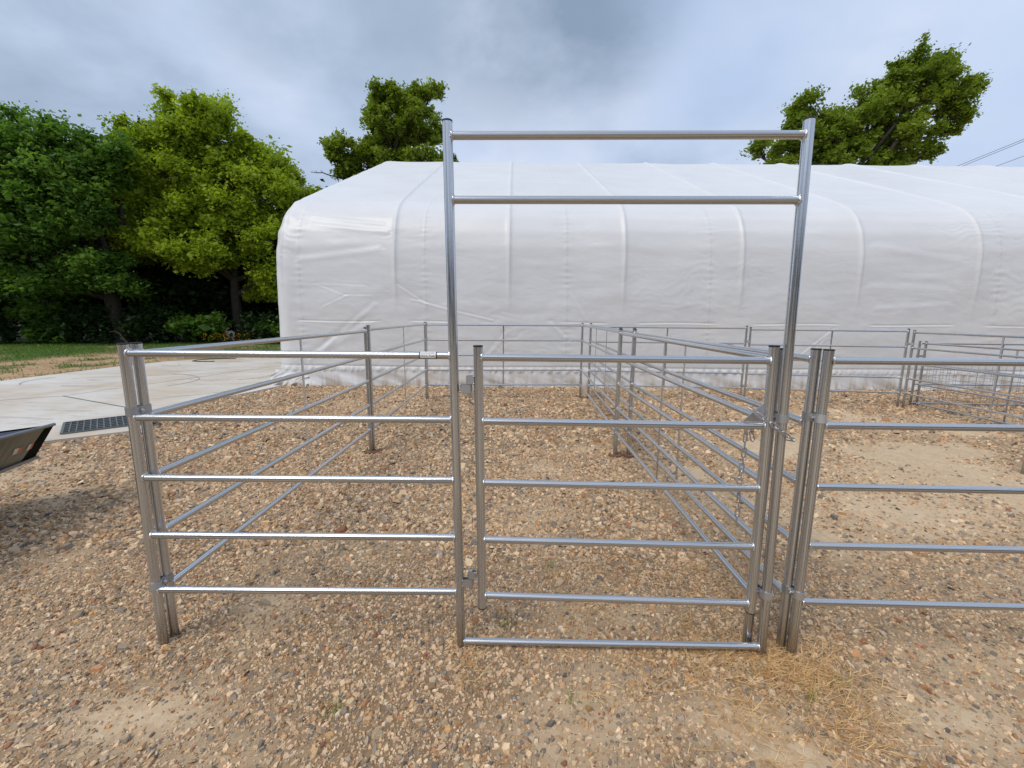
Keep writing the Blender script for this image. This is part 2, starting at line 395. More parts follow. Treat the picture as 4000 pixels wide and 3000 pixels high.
# tyre scuffs on the slab
s = MB(); rt = np.random.default_rng(12)
for i in range(26):
    cxy = np.array([rt.uniform(-10.6, -7.2), rt.uniform(9.0, 14.2)]); ra = rt.uniform(.5, 2.0); a0 = rt.uniform(0, 6.28); da = rt.uniform(.5, 1.8); wd = rt.uniform(.012, .032)
    th = np.linspace(a0, a0+da, 16); pin = np.column_stack([cxy[0]+ra*1.3*np.cos(th), cxy[1]+ra*np.sin(th)])
    pin = pin[(pin[:, 0] > -11.8) & (pin[:, 0] < -6) & (pin[:, 1] < 15.2) & (pin[:, 1] > 7.5)]
    if len(pin) < 4: continue
    tg = np.gradient(pin, axis=0); tg /= np.linalg.norm(tg, axis=1)[:, None]; nq = np.stack([-tg[:, 1], tg[:, 0]], 1)*wd/2; L_ = len(pin)
    zq = zt+.004+.0003*i
    s.add(np.concatenate([np.column_stack([pin-nq, np.full(L_, zq)]), np.column_stack([pin+nq, np.full(L_, zq)])]), [[k_, k_+1, k_+1+L_, k_+L_] for k_ in range(L_-1)])
M['scuff'] = m_plain('tyre_scuff', (.36, .34, .315), .8, 0, .35, 9, 0)
tag(s.build('slab_tyre_scuffs', M['scuff']), kind='structure')
# drain grate
g0 = empty('drain_grate', (*gx, zt), 'dark steel bar grating set in the pale concrete edge beside the gravel', 'drain grate')
s = MB(); s.add([(*h_, zt+.004) for h_ in hole], [[0, 1, 2, 3]]); s.build('pit', M['ink'], g0)  # flat black sheet painting the shade of the drain below the bars
s = MB(); zc = zt+.014
for (a, b) in ((0, 1), (1, 2), (2, 3), (3, 0)):
    a3 = np.array([*hole[a], zc]); b3 = np.array([*hole[b], zc]); d = (b3-a3)/2; q = np.cross(d, (0, 0, 1)); q = q/np.linalg.norm(q)*.014
    s.box((a3+b3)/2, d, q, (0, 0, .008))
s.build('frame', M['greymetal'], g0)
s = MB()
for i in range(1, 6):
    a = gx+gv*GW*i/6; s.box((*(a+gu*GL/2), zc), (*gu*GL/2, 0), (*gv*.017, 0), (0, 0, .006))
for i in range(1, 14):
    a = gx+gu*GL*i/14; s.box((*(a+gv*GW/2), zc+.002), (*gv*GW/2, 0), (*gu*.007, 0), (0, 0, .006))
s.build('grating', M['trim'], g0)

# ------------------------------------------------------------------ gravel stones
pal = np.array([(.52, .40, .27), (.60, .49, .34), (.46, .33, .20), (.62, .51, .37), (.50, .31, .15), (.42, .24, .13), (.33, .29, .24), (.235, .215, .19), (.30, .15, .095), (.56, .43, .31), (.66, .58, .46), (.17, .155, .15)])
pw = np.array([.20, .17, .12, .10, .06, .035, .11, .08, .03, .15, .035, .025]); pw /= pw.sum()
STB = 1.05
sand = [(.97, 1.52, .24, .13, 1), (1.10, 1.37, .24, .14, 1), (4.7, 4.3, 2.1, 1.0, 1), (3.4, 3.5, 1.3, .7, .95), (2.7, 3.0, .7, .35, .6), (-1.57, 1.52, .38, .16, .9), (-2.3, 1.9, .4, .2, .5), (2.38, 1.82, .6, .3, .6), (1.9, 1.55, .5, .25, .7), (1.75, 4.0, .55, 1.1, .75), (1.72, 2.9, .25, .6, .5), (3.2, 5.6, 1.2, .8, .5), (6.2, 6.6, 1.6, .8, .75), (-1.1, 1.36, .3, .12, .5), (6.5, 4.2, 1.5, 1.2, .8), (-3.4, 4.1, .8, .3, .5), (-3.0, 2.6, .35, .25, .5), (3.4, 2.4, 1.0, .4, .5), (-.1, 3.6, .9, .3, .3), (.5, 2.2, .4, .2, .35), (-1.0, 2.9, .5, .25, .3)]
def sandm(x, y):
    v = np.zeros_like(x)
    for a, b, ra, rb, am in sand: v = np.maximum(v, am*np.exp(-((x-a)/ra)**2-((y-b)/rb)**2))
    n = fbm(x, y, 1.1, 2); v = v*(.6+.8*n)+np.clip((n-.57)*3.2, 0, .65)
    return np.clip(v, 0, 1)
def inpoly(x, y, poly):
    r = np.zeros(len(x), bool); n = len(poly)
    for i in range(n):
        (xa, ya), (xb, yb) = poly[i], poly[(i+1) % n]
        c = ((ya > y) != (yb > y)) & (x < (xb-xa)*(y-ya)/(yb-ya+1e-12)+xa); r ^= c
    return r
def stones(n, y0, y1, mean, sd_, big=0.0, pts=None, lift=0.0):
    y = rng.uniform(y0, y1, n); x = rng.uniform(-1, 1, n)*(1.32*y+.75)
    keep = rng.random(n) < (1.32*y+.75)/(1.32*y1+.75); x, y = x[keep], y[keep]
    keep = rng.random(len(x)) > sandm(x, y)*.96+.12*fbm(x, y, 5, 4); x, y = x[keep], y[keep]
    keep = ~inpoly(x, y, slab) & (y < 9.95) & (x > -9); x, y = x[keep], y[keep]
    if pts is not None: x, y = pts[:, 0], pts[:, 1]
    m = len(x); r = mean*np.exp(rng.normal(0, sd_, m))
    b = rng.random(m) < big; r = np.where(b, mean*rng.uniform(1.8, 3.2, m), r)
    K = 5; th = (np.arange(K)[None]+rng.uniform(-.3, .3, (m, K)))*2*np.pi/K
    rad = r[:, None]*rng.uniform(.7, 1.15, (m, K)); el = rng.uniform(.42, 1, m)[:, None]
    ax = rng.uniform(0, np.pi, m)[:, None]
    u, v = np.cos(th)*rad, np.sin(th)*rad*el
    lx = u*np.cos(ax)-v*np.sin(ax); ly = u*np.sin(ax)+v*np.cos(ax)
    h = r*rng.uniform(.20, .62, m); sx = rng.normal(0, .34, m)[:, None]; sy = rng.normal(0, .34, m)[:, None]
    tz = sx*lx+sy*ly+lift; ins = rng.uniform(.55, .85, (m, K))
    bot = np.stack([x[:, None]+lx, y[:, None]+ly, tz-h[:, None]*.25], 2)
    top = np.stack([x[:, None]+lx*ins, y[:, None]+ly*ins, tz*ins+h[:, None]*rng.uniform(.75, 1.05, (m, K))], 2)
    V = np.concatenate([bot, top], 1).reshape(-1, 3); k = np.arange(K); k2 = (k+1) % K
    q = np.stack([k, k2, k2+K, k+K], 1)[None]+np.arange(m)[:, None, None]*2*K
    t5 = (k+K)[None]+np.arange(m)[:, None]*2*K
    c = pal[rng.choice(len(pal), m, p=pw)]*rng.uniform(.62, 1.22, (m, 1))*np.array([1.06, .97, .87])
    c = np.clip(c*STB, 0, 1)
    c = np.concatenate([c, np.ones((m, 1))], 1); C_ = np.repeat(c, 2*K, 0)
    return V, q.reshape(-1, 4), t5, C_

feet = [(-1.759, 1.913), (-1.751, 1.971), (-.247, 1.914), (1.256, 1.877), (1.213, 1.932), (1.383, 1.925), (1.408, 1.881), (-1.711, 8.33), (1.398, 8.51), (1.562, 8.49), (4.57, 8.32), (4.645, 8.31), (7.37, 7.93), (7.445, 7.89)]
fp = []
for a, b in feet:
    q_ = rng.uniform(0, 2*np.pi, 46); d_ = .026+np.abs(rng.normal(0, .022, 46)); fp.append(np.column_stack([a+d_*np.cos(q_), b+d_*np.sin(q_)]))
fp = np.concatenate(fp)
parts = [stones(len(fp), 1, 2, .0078, .4, .05, fp, .004), stones(185000, .95, 2.7, .0063, .50, .05), stones(180000, 2.7, 5.2, .0112, .46, .035), stones(170000, 5.2, 10, .018, .42, .02)]
off = 0; Vs, Qs, Ts, Cs = [], [], [], []
for V, q, t5, c in parts: Vs.append(V); Qs.append(q+off); Ts.append(t5+off); Cs.append(c); off += len(V)
tag(np_mesh('gravel', np.concatenate(Vs), [np.concatenate(Qs), np.concatenate(Ts)], M['stone'], attrs={'col': np.concatenate(Cs)}), 'crushed tan and grey gravel spread over the pen floors and yard', 'gravel', kind='stuff')

def sv(V): return {'sandy': np.clip(sandm(V[:, 0], V[:, 1])*1.3, 0, 1)}
grid_sheet('yard', -13, 16, .2, 10.2, .0, M['ground'], nx=581, ny=201, vat=sv)
# ------------------------------------------------------------------ blades
def blades(name, P, L, wid, az, el, curl, mat_, tint, label, cat, kind='stuff'):
    m = len(P); V = []
    d = np.stack([np.cos(az), np.sin(az)], 1); q = np.stack([-d[:, 1], d[:, 0]], 1)
    for j, t in enumerate((0, .5, 1)):
        e = el*(1-curl*t)
        c = np.column_stack([P[:, 0]+d[:, 0]*L*t*np.cos(e)+q[:, 0]*L*t*t*curl*.3, P[:, 1]+d[:, 1]*L*t*np.cos(e)+q[:, 1]*L*t*t*curl*.3, P[:, 2]+L*t*np.sin(e)+.002])
        ww = (wid*(1-.75*t))[:, None]*.5
        qq = np.column_stack([q, np.full(m, .35)])
        V += [c-qq*ww, c+qq*ww]
    V = np.stack(V, 1).reshape(-1, 3); b = np.arange(m)[:, None]*6
    Q = np.concatenate([b+np.array([0, 1, 3, 2]), b+np.array([2, 3, 5, 4])])
    o = np_mesh(name, V, Q, mat_, vattrs={'tint': np.repeat(tint, 6)})
    return tag(o, label, cat, kind=kind)
cl_s = [(1.31, 1.81, .14, .07, 1400), (1.39, 1.73, .16, .07, 1400), (1.01, 1.62, .16, .08, 1000), (1.41, 1.57, .12, .1, 900), (1.39, 1.40, .12, .12, 800), (1.06, 1.45, .1, .1, 350), (-.19, 1.80, .05, .07, 350), (.57, 2.57, .3, .12, 500), (.44, 2.13, .15, .1, 450), (1.30, 2.58, .3, .12, 900), (.59, 1.68, .13, .05, 300), (.9, 1.85, .3, .05, 1500), (1.2, 1.95, .25, .08, 900), (1.25, 2.2, .2, .15, 600), (-.23, 1.93, .04, .04, 200), (.85, 1.3, .15, .08, 250), (1.6, 1.9, .2, .1, 400), (-1.7, 1.75, .1, .1, 200), (-3.3, 4.3, .4, .2, 400)]
P = np.concatenate([np.column_stack([rng.normal(a, ra, n_), rng.normal(b, rb, n_)]) for a, b, ra, rb, n_ in cl_s])
# gather blades into little bunches
cen = P[rng.integers(0, len(P), 900)]; idx = rng.integers(0, 900, len(P)); P = np.where(rng.random((len(P), 1)) < .75, cen[idx]+rng.normal(0, .012, P.shape), P)
m = len(P); keep = rng.random(m) < .36; P = P[keep]; m = len(P); P = np.column_stack([P, rng.uniform(.002, .014, m)])
blades('dry_grass', P, rng.uniform(.025, .085, m), rng.uniform(.0018, .0034, m), rng.uniform(0, 2*np.pi, m), rng.uniform(.05, .6, m), rng.uniform(-.2, .9, m), M['straw'], rng.random(m), 'dry straw coloured grass lying over the gravel around the gate sill', 'dry grass')
tf = [(-.02, 2.05), (.28, 1.62), (.30, 2.3), (-.75, 1.55), (1.33, 1.62), (1.0, 4.0), (-.6, 5.6), (1.5, 1.7), (.55, 3.5), (.25, 2.62), (1.5, 2.05), (-4.0, 7.2)]
P = np.concatenate([np.column_stack([rng.normal(a, .018, 26), rng.normal(b, .018, 26)]) for a, b in tf]); m = len(P); P = np.column_stack([P, np.zeros(m)])
blades('green_weeds', P, rng.uniform(.02, .07, m), rng.uniform(.0015, .003, m), rng.uniform(0, 6.28, m), rng.uniform(.4, 1.3, m), rng.uniform(0, .8, m), M['leaf_mid'], rng.random(m), 'small green weed tufts sprouting between the gravel stones', 'weeds')
m = 150000; x = rng.uniform(-42, -5, m); y = rng.uniform(5, 25, m)
gr = vg(np.column_stack([x, y]))['green']; keep = (rng.random(m) < gr*.9+.06) & ~inpoly(x, y, [(a-.05, b) for a, b in slab]) & ((x < -12.3) | (y > 16.4)) & (y > .33*-x+.5)
x, y = x[keep], y[keep]; m = len(x)
blades('lawn_grass', np.column_stack([x, y, np.zeros(m)]), rng.uniform(.05, .16, m), rng.uniform(.015, .03, m), rng.uniform(0, 6.28, m), rng.uniform(.4, 1.4, m), rng.uniform(0, .8, m), M['grass'], rng.random(m), 'patchy green grass growing on the bare verge behind the concrete', 'grass')

# ------------------------------------------------------------------ fence panels
RP, RR = .0213, .0167
ZR = [1.475, 1.178, .882, .586, .290]
def post(parent, base, top, cap=True, open_=False):
    s = MB(); s.tube(base, top, RP, 18, cuts=1)
    p = s.build('post', M['galv'], parent)
    if cap:
        top = np.asarray(top, float); d = top-np.asarray(base); d /= np.linalg.norm(d)
        s = MB(); s.tube(top, top+d*.006, RP*1.04, 18); np_child(s, 'cap', M['cap'], parent, p)
    return p
def np_child(s, name, mat_, thing_, part):
    """sub-part: built in world space, parented to a part whose own parent is the thing"""
    o = s.build(name, mat_, thing_); o.parent = part; return o
def rail(parent, a, b, r=RR, weld=True, name='rail', seed=0):
    a = np.asarray(a, float); b = np.asarray(b, float)
    s = MB(); s.tube(a, b, r, 16, cap=False); o = s.build(name, M['rail'], parent)
    if weld:
        d = (b-a)/np.linalg.norm(b-a); rr = np.random.default_rng(seed+int(abs(a[0]*1e3+a[2]*77)))
        for e, sg in ((a, 1), (b, -1)):
            c = e+d*sg*(RP-.003); x, y, _ = frame(d); th = np.arange(20)*2*np.pi/20
            rad = r*1.08*(1+.06*rr.standard_normal(20)); P = c+rad[:, None]*(np.cos(th)[:, None]*x+np.sin(th)[:, None]*y)+d*rr.normal(0, .0015, (20, 1))
            s = MB(); s.path(P, .0042*(1+.3*rr.random(20)), 6, closed=True)
            np_child(s, 'weld', M['weld'], parent, o)
    return o
def panel(label, a, b, stile=.5, H=1.52, zs=None, group='steel pipe fence panels of the livestock pens', weld=True, zk=1.0, name='fence_panel', stop=None, za=0, zb=0, caps=(1, 1)):
    """a, b: post axes on the ground"""
    a = np.array([*a, 0.]); b = np.array([*b, 0.]); root = empty(name, tuple(a), label, 'fence panel', group)
    zs = [z*zk for z in (zs or ZR)]; H *= zk; up = np.array([0, 0, 1.])
    post(root, a+up*(-.02+za), a+up*(H+za), caps[0]); post(root, b+up*(-.02+zb), b+up*(H+zb), caps[1])
    for i, z in enumerate(zs): rail(root, a+up*(z+za), b+up*(z+zb), weld=weld, seed=i)
    if stile:
        c = a+(b-a)*stile; d = (b-a)/np.linalg.norm(b-a); q = np.cross(d, up)
        for j in range(len(zs)-1):
            pass
        s = MB(); z0, z1 = min(zs)+RR*.6, max(zs)-RR*.6
        for j in range(len(zs)-1):
            s.box(c+up*((zs[j]+zs[j+1])/2+(za+zb)/2), d*.0125, q*.0035, up*(abs(zs[j]-zs[j+1])/2-RR*.9))
        s.build('stile', M['galv'], root)
    return root
A = (-1.759, 1.913); B = (-1.751, 1.971); M1 = (-1.717, 4.975); M2 = (-1.704, 5.030)
BL = (-1.711, 8.33); BLb = (-1.700, 8.378); BRb = (1.405, 8.56); BR = (1.398, 8.513)
Pp = (1.213, 1.932); m1 = (1.257, 4.925); m1b = (1.262, 4.972); R1 = (1.383, 1.925); m2 = (1.418, 4.925); m2b = (1.424, 4.972); BR2 = (1.562, 8.49)
BR2b = (1.566, 8.538); F1a = (4.57, 8.32); F1b = (4.645, 8.31); F2a = (7.37, 7.93); F2b = (7.445, 7.89)
panel('pipe panel on the left side of the pen, nearest the camera', B, M1)
panel('pipe panel on the left side of the pen, at the far back corner', M2, BL, zk=1.012)
panel('pipe panel across the back of the pen behind the gate', BLb, BRb, zk=1.01, stile=.49)
panel('inner partition panel right behind the chained gate post', Pp, m1)
panel('inner partition panel far back, left one of the double row', m1b, BR, zk=1.01)
pr = panel('outer partition panel of the double row, with a white sticker on its top rail', R1, m2)
panel('outer partition panel far back, right one of the double row', m2b, BR2, zk=1.01)
panel('back panel just right of the double partition, against the white building', BR2b, F1a, zk=.995, stile=.5)
panel('back panel furthest right along the white building', F1b, F2a, zk=.98, stile=.53)
fr = panel('front panel on the right running out of the picture', (1.408, 1.881), (4.44, 1.80), stile=.5)
panel('side panel at far right coming forward from the back corner posts', F2b, (7.28, 4.86), zk=.965)
panel('dull grey panel with its post at the right picture edge', (5.60, 4.42), (8.0, 4.1), H=1.52, weld=False)
# short wire mesh panels
def mesh_panel(label, a, b):
    r = panel(label, a, b, H=1.25, zs=[1.21, .82, .42, .045], group='low wire mesh panels at far right', name='mesh_panel')
    a = np.array([*a, 0.]); b = np.array([*b, 0.]); d = b-a; L = np.linalg.norm(d); d /= L; q = np.cross(d, (0, 0, 1.))*.012
    s = MB(); nv = int(L/.125)
    for i in range(1, nv): s.tube(a+d*L*i/nv+q+(0, 0, .045), a+d*L*i/nv+q+(0, 0, .82), .0028, 4, cap=False)
    for z in np.linspace(.045, .82, 8)[1:-1]: s.tube(a+q+(0, 0, z), b+q+(0, 0, z), .0028, 4, cap=False)
    s.build('wire_mesh', M['wire'], r); return r
mesh_panel('low wire mesh panel at far right running towards the camera', (7.90, 8.10), (7.80, 5.05))
mesh_panel('low wire mesh panel at far right running beside the building', (7.83, 8.155), (10.85, 7.98))

# front bow panel
bw = empty('bow_gate_frame', (-1.759, 1.913, 0), 'front panel with tall overhead gateway frame and white sticker on its top rail', 'gate frame')
A3 = np.array([*A, 0.]); T1b = np.array([-.247, 1.914, -.02]); T1t = np.array([-.279, 1.914, 2.457]); T2b = np.array([1.256, 1.877, -.02]); T2t = np.array([1.206, 1.877, 2.460])
def on(b, t, z): return b+(t-b)*(z-b[2])/(t[2]-b[2])
post(bw, A3+(0, 0, -.02), A3+(0, 0, 1.52)); 
for b_, t_ in ((T1b, T1t), (T2b, T2t)):
    s = MB(); s.tube(b_, t_, RP, 20); p = s.build('tall_post', M['galv'], bw)
    d = (t_-b_)/np.linalg.norm(t_-b_); s = MB(); s.tube(t_, t_+d*.007, RP*1.04, 20); np_child(s, 'cap', M['cap'], bw, p)
for i, z in enumerate((1.481, 1.182, .888, .595, .305)): rail(bw, A3+(0, 0, z), on(T1b, T1t, z), seed=i+9)
for z in (2.405, 2.150): rail(bw, on(T1b, T1t, z), on(T2b, T2t, z), name='header_rail')
rail(bw, on(T1b, T1t, .03), on(T2b, T2t, .045), name='sill_rail')
# gate
gt = empty('swing_gate', (-.14, 1.905, 0), 'closed five rail swing gate hung between the tall frame posts', 'gate')
H1b = np.array([-.140, 1.914, .225]); H1t = np.array([-.155, 1.914, 1.522]); L1b = np.array([1.174, 1.868, .245]); L1t = np.array([1.155, 1.868, 1.535])
for b_, t_ in ((H1b, H1t), (L1b, L1t)):
    s = MB(); s.tube(b_, t_, RP, 20); p = s.build('gate_post', M['galv'], gt)
    s = MB(); s.tube(t_, t_+(0, 0, .007), RP*1.04, 20); s.tube(b_, b_-np.array([0, 0, .005]), RP*1.04, 20); np_child(s, 'cap', M['cap'], gt, p)
for i, z in enumerate((1.474, 1.176, .877, .585, .287)): rail(gt, on(H1b, H1t, z), on(L1b, L1t, z), seed=i+30)
s = MB(); pl = [(1.045, 1.8665, 1.196), (1.150, 1.8665, 1.196), (1.146, 1.8665, 1.292)]
V = pl+[(a, b+.006, c) for a, b, c in pl]; s.add(V, [[0, 1, 4, 3], [1, 2, 5, 4], [2, 0, 3, 5]], tris=[[0, 2, 1], [3, 4, 5]]); s.build('latch_plate', M['band'], gt)
s = MB(); s.path([(1.06, 1.872, 1.2), (1.08, 1.874, 1.198), (1.10, 1.872, 1.2), (1.125, 1.873, 1.199), (1.15, 1.872, 1.2)], .0035, 6); s.build('weld', M['weld'], gt)
def leaf(x0, x1, z0, z1, y=1.914):   # folded strap: two plates and a round barrel round the pin
    s = MB(); xb = -.196
    far = x1 if abs(x1-xb) > abs(x0-xb) else x0
    th = np.linspace(np.pi/2, 3*np.pi/2, 9) if far > xb else np.linspace(-np.pi/2, np.pi/2, 9)
    arc = [(xb+.0135*np.cos(t), y+.0135*np.sin(t)) for t in th]
    path = [(far, arc[0][1])]+arc+[(far, arc[-1][1])]
    V = [(p[0], p[1], z) for z in (z0, z1) for p in path]; n_ = len(path)
    inn = [(p[0], y+(p[1]-y)*.78 if abs(p[0]-far) < 1e-6 else y+(p[1]-y)*.78) for p in path]
    inn = [(xb+(p[0]-xb)*(.78 if i_ not in (0, n_-1) else 1), q_[1]) for i_, (p, q_) in enumerate(zip(path, inn))]
    V += [(p[0], p[1], z) for z in (z0, z1) for p in inn]
    Q = []
    for i in range(n_-1):
        Q += [[i, i+1, n_+i+1, n_+i], [2*n_+i, 3*n_+i, 3*n_+i+1, 2*n_+i+1], [n_+i, n_+i+1, 3*n_+i+1, 3*n_+i], [i, 2*n_+i, 2*n_+i+1, i+1]]
    s.add(V, Q); return s
for zh in (1.350, .378):
    xg = -.165; s = leaf(-.215, -.172, zh+.002, zh+.040); s.blob((-.174, 1.90, zh+.038), .004, 3); s.blob((-.174, 1.90, zh+.005), .004, 4); s.build('hinge_leaf', M['band'], gt)
    s = leaf(-.238, -.18, zh-.038, zh-.001); s.blob((-.236, 1.899, zh-.003), .004, 5); s.blob((-.236, 1.899, zh-.034), .004, 6); s.build('hinge_leaf', M['band'], bw)
    s = MB(); s.tube((-.196, 1.914, zh-.055), (-.196, 1.914, zh+.042), .0085, 12); s.build('hinge_pin', M['galv'], bw)

# clamps
def clamp(a, b, z, label, bolt_side=1):
    a = np.array([*a, z]); b = np.array([*b, z]); c = (a+b)/2; d = b-a; L = np.linalg.norm(d); d /= L; q = np.array([-d[1], d[0], 0])
    root = empty('pipe_clamp', tuple(c), label, 'clamp', 'steel clamps joining fence posts'); r = RP+.0015; t = .003
    out = []
    for th in np.linspace(-2.2, 2.2, 20): out.append(b+r*(np.cos(th)*d+np.sin(th)*q))
    out.append(c+q*max(.004, r*.35))
    for th in np.linspace(np.pi-2.2, np.pi+2.2, 20): out.append(a+r*(np.cos(th)*d+np.sin(th)*q))
    out.append(c-q*max(.004, r*.35))
    out = np.array(out); n_ = len(out); cen = out.copy()
    nrm = np.roll(out, -1, 0)-np.roll(out, 1, 0); nrm = np.cross(nrm, (0, 0, 1.)); nrm /= np.linalg.norm(nrm, axis=1)[:, None]
    o2 = out+nrm*t; hh = np.array([0, 0, .019]); V = np.concatenate([out-hh, out+hh, o2-hh, o2+hh]); k = np.arange(n_); k2 = (k+1) % n_
    s = MB(); s.add(V, np.concatenate([np.stack([k+2*n_, k2+2*n_, k2+3*n_, k+3*n_], 1), np.stack([k, k+n_, k2+n_, k2], 1), np.stack([k+n_, k+3*n_, k2+3*n_, k2+n_], 1), np.stack([k, k2, k2+2*n_, k+2*n_], 1)]))
    s.build('band', M['band'], root)
    s = MB(); s.tube(c-q*.032, c+q*.032, .004, 8); s.tube(c-q*.024, c-q*.016, .0085, 6); s.tube(c+q*.016, c+q*.024, .0085, 6); s.build('bolt', M['weld'], root)
T2z = lambda z: tuple(on(T2b, T2t, z)[:2])
for (a, b, w1) in ((A, B, 'on the leftmost pair of front posts'), (T2z(1.21), Pp, 'on the tall right gate post'), (R1, (1.408, 1.881), 'on the post pair just right of the gate'), (M1, M2, 'on the middle posts of the left side fence'), (m1, m1b, 'on the middle posts of the inner partition'), (m2, m2b, 'on the middle posts of the outer partition'), (BL, BLb, 'on the back left corner post'), (BR, BRb, 'on the back end post of the inner partition'), (BR2, BR2b, 'on the back end post of the outer partition'), (F1a, F1b, 'on the back post pair seen between gate and tall right post'), (F2a, F2b, 'on the farthest right tall post pair by the building'), ((7.90, 8.10), (7.83, 8.155), 'on the low mesh panel posts')):
    tall = 'low mesh' not in w1
    for z, nm in ((1.212 if tall else .97, 'upper'), (.332 if tall else .2, 'lower')):
        if w1 == 'on the tall right gate post': a = T2z(z)
        clamp(a, b, z, nm+' steel clamp '+w1)
# wood blocks under the middle feet
for (x, y, ry, lab) in ((-1.712, 4.985, .2, 'brown wood block under the middle post foot of the left fence'), (1.250, 4.925, -.3, 'brown wood block under the middle foot of the inner partition'), (1.425, 4.925, .5, 'brown wood block under the middle foot of the outer partition')):
    c_, s_ = math.cos(ry), math.sin(ry); s = MB()
    pts = np.array([(-.075, -.05), (-.02, -.062), (.06, -.052), (.082, .01), (.07, .055), (-.01, .06), (-.07, .05)])
    pts = pts@np.array([[c_, s_], [-s_, c_]])+(x, y-.01); s.prism(pts, 0, .022)
    tag(s.build('wood_block', M['wood'], origin=(x, y, 0)), lab, 'wood block', 'wood blocks under post feet')

# chain
def chain(P, name, label, twist0=0, seed=1):
    P = np.asarray(P, float); seg = np.linalg.norm(np.diff(P, axis=0), axis=1); cum = np.r_[0, np.cumsum(seg)]
    pitch = .037; n_ = int(cum[-1]/pitch); rr = np.random.default_rng(seed)
    root = empty(name, tuple(P[0]), label, 'chain', 'chain lengths holding the gate')
    for i in range(n_):
        t = (i+.5)*pitch; p = np.array([np.interp(t, cum, P[:, j]) for j in range(3)]); p2 = np.array([np.interp(t+.004, cum, P[:, j]) for j in range(3)])
        x, y, d = frame(p2-p); an = twist0+(np.pi/2)*(i % 2)+rr.normal(0, .25); u = x*np.cos(an)+y*np.sin(an)
        hl, hw = .0165, .0085; pts = []
        for th in np.linspace(-np.pi/2, np.pi/2, 7): pts.append(p+d*(hl+hw*np.cos(th))+u*hw*np.sin(th))
        for th in np.linspace(np.pi/2, 3*np.pi/2, 7): pts.append(p+d*(-hl+hw*np.cos(th))+u*hw*np.sin(th))
        s = MB(); s.path(pts, .0031, 8, closed=True); s.build('link', M['chain'], root)
chain([(1.068, 1.855, 1.262), (1.115, 1.838, 1.222), (1.165, 1.832, 1.190), (1.215, 1.838, 1.155), (1.262, 1.848, 1.122), (1.276, 1.870, 1.115), (1.262, 1.900, 1.112)], 'latch_chain', 'steel chain slanting across the gate post and the tall right post', .6, 2)
chain([(1.080, 1.892, 1.172), (1.082, 1.894, 1.05), (1.074, 1.894, .9), (1.079, 1.892, .78), (1.075, 1.892, .655)], 'hanging_chain', 'loose chain hanging straight down behind the gate rails', .5, 3)
chain([(1.108, 1.895, 1.176), (1.112, 1.895, 1.12), (1.122, 1.893, 1.088)], 'chain_end', 'short chain loop dangling beside the gate end post', .2, 5)

# stickers
def text_mesh(txt, size):
    cu = bpy.data.curves.new('t', 'FONT'); cu.body = txt; cu.size = size; cu.align_x = 'CENTER'; cu.align_y = 'CENTER'; cu.resolution_u = 3
    ob = bpy.data.objects.new('t', cu); COL.objects.link(ob); bpy.context.view_layer.update()
    me = bpy.data.meshes.new_from_object(ob.evaluated_get(bpy.context.evaluated_depsgraph_get()))
    V = np.array([v.co[:] for v in me.vertices]); F = [list(p.vertices) for p in me.polygons]
    bpy.data.objects.remove(ob); bpy.data.curves.remove(cu); bpy.data.meshes.remove(me); return V, F
def sticker(root, c, d, ang0=.75):
    """label wrapped on the rail: c centre on rail axis, d rail direction (unit), seen from -side"""
    d = np.asarray(d, float); c = np.asarray(c, float); up = np.array([0, 0, 1.]); q = np.cross(d, up)   # towards the viewer
    def wrap(u, v, r):      # u along the rail, v height on the label (m, unrolled)
        a = v/RR+.35; return c+d*u+r*(q*math.cos(a)+up*math.sin(a))
    def patch(s, u0, u1, v0, v1, r, n_=10):
        V = [wrap(u, v, r) for u in (u0, u1) for v in np.linspace(v0, v1, n_)]
        s.add(V, [[i, i+n_, i+n_+1, i+1] for i in range(n_-1)])
    s = MB(); patch(s, -.0405, .0405, -.0235, .0235, RR+.0004, 14); base = s.build('sticker', M['ink'], root)
    s = MB(); patch(s, -.0355, .0355, -.0182, .0182, RR+.0008, 14); np_child(s, 'sticker_face', M['sticker'], root, base)
    s = MB()
    for v, runs in ((.0105, ((-.032, -.020), (-.016, -.002), (.002, .032))), (.0045, ((-.033, -.026), (-.023, -.010), (-.007, .010), (.013, .030)))):
        for u0, u1 in runs:
            u = u0
            while u < u1: patch(s, u, min(u+.0024, u1), v-.0011, v+.0011, RR+.0012, 3); u += .0033
    V, F = text_mesh('Saltillo, Texas', .0118)
    for fc in F:
        P3 = [wrap(V[i][0], V[i][1]-.0055, RR+.0012) for i in fc]; s.add(P3, ngon=[np.arange(len(fc))])
    np_child(s, 'lettering', M['ink'], root, base)
sticker(bw, (-.380, 1.9139, 1.481), (1, 0, 0))
dpr = np.array([m2[0]-R1[0], m2[1]-R1[1], 0]); dpr /= np.linalg.norm(dpr)
sticker(pr, (1.3905, 2.70, 1.475), -dpr*-1 if False else dpr*1.0)
# handwritten 3 on two posts
def mark(root, c, txt='3', size=.022):
    V, F = text_mesh(txt, size); s = MB(); c = np.asarray(c, float)
    for fc in F:
        P3 = []
        for i in fc: a = V[i][0]/RP; P3.append((c[0]+(RP+.0012)*math.sin(a+.25), c[1]-(RP+.0012)*math.cos(a+.25), c[2]+V[i][1]))
        s.add(P3, ngon=[np.arange(len(fc))])
    s.build('pen_mark', M['ink'], root)
mark(fr, (1.408, 1.881, 1.468)); mark(pr, (R1[0]-.004, R1[1], 1.472), '3', .018)

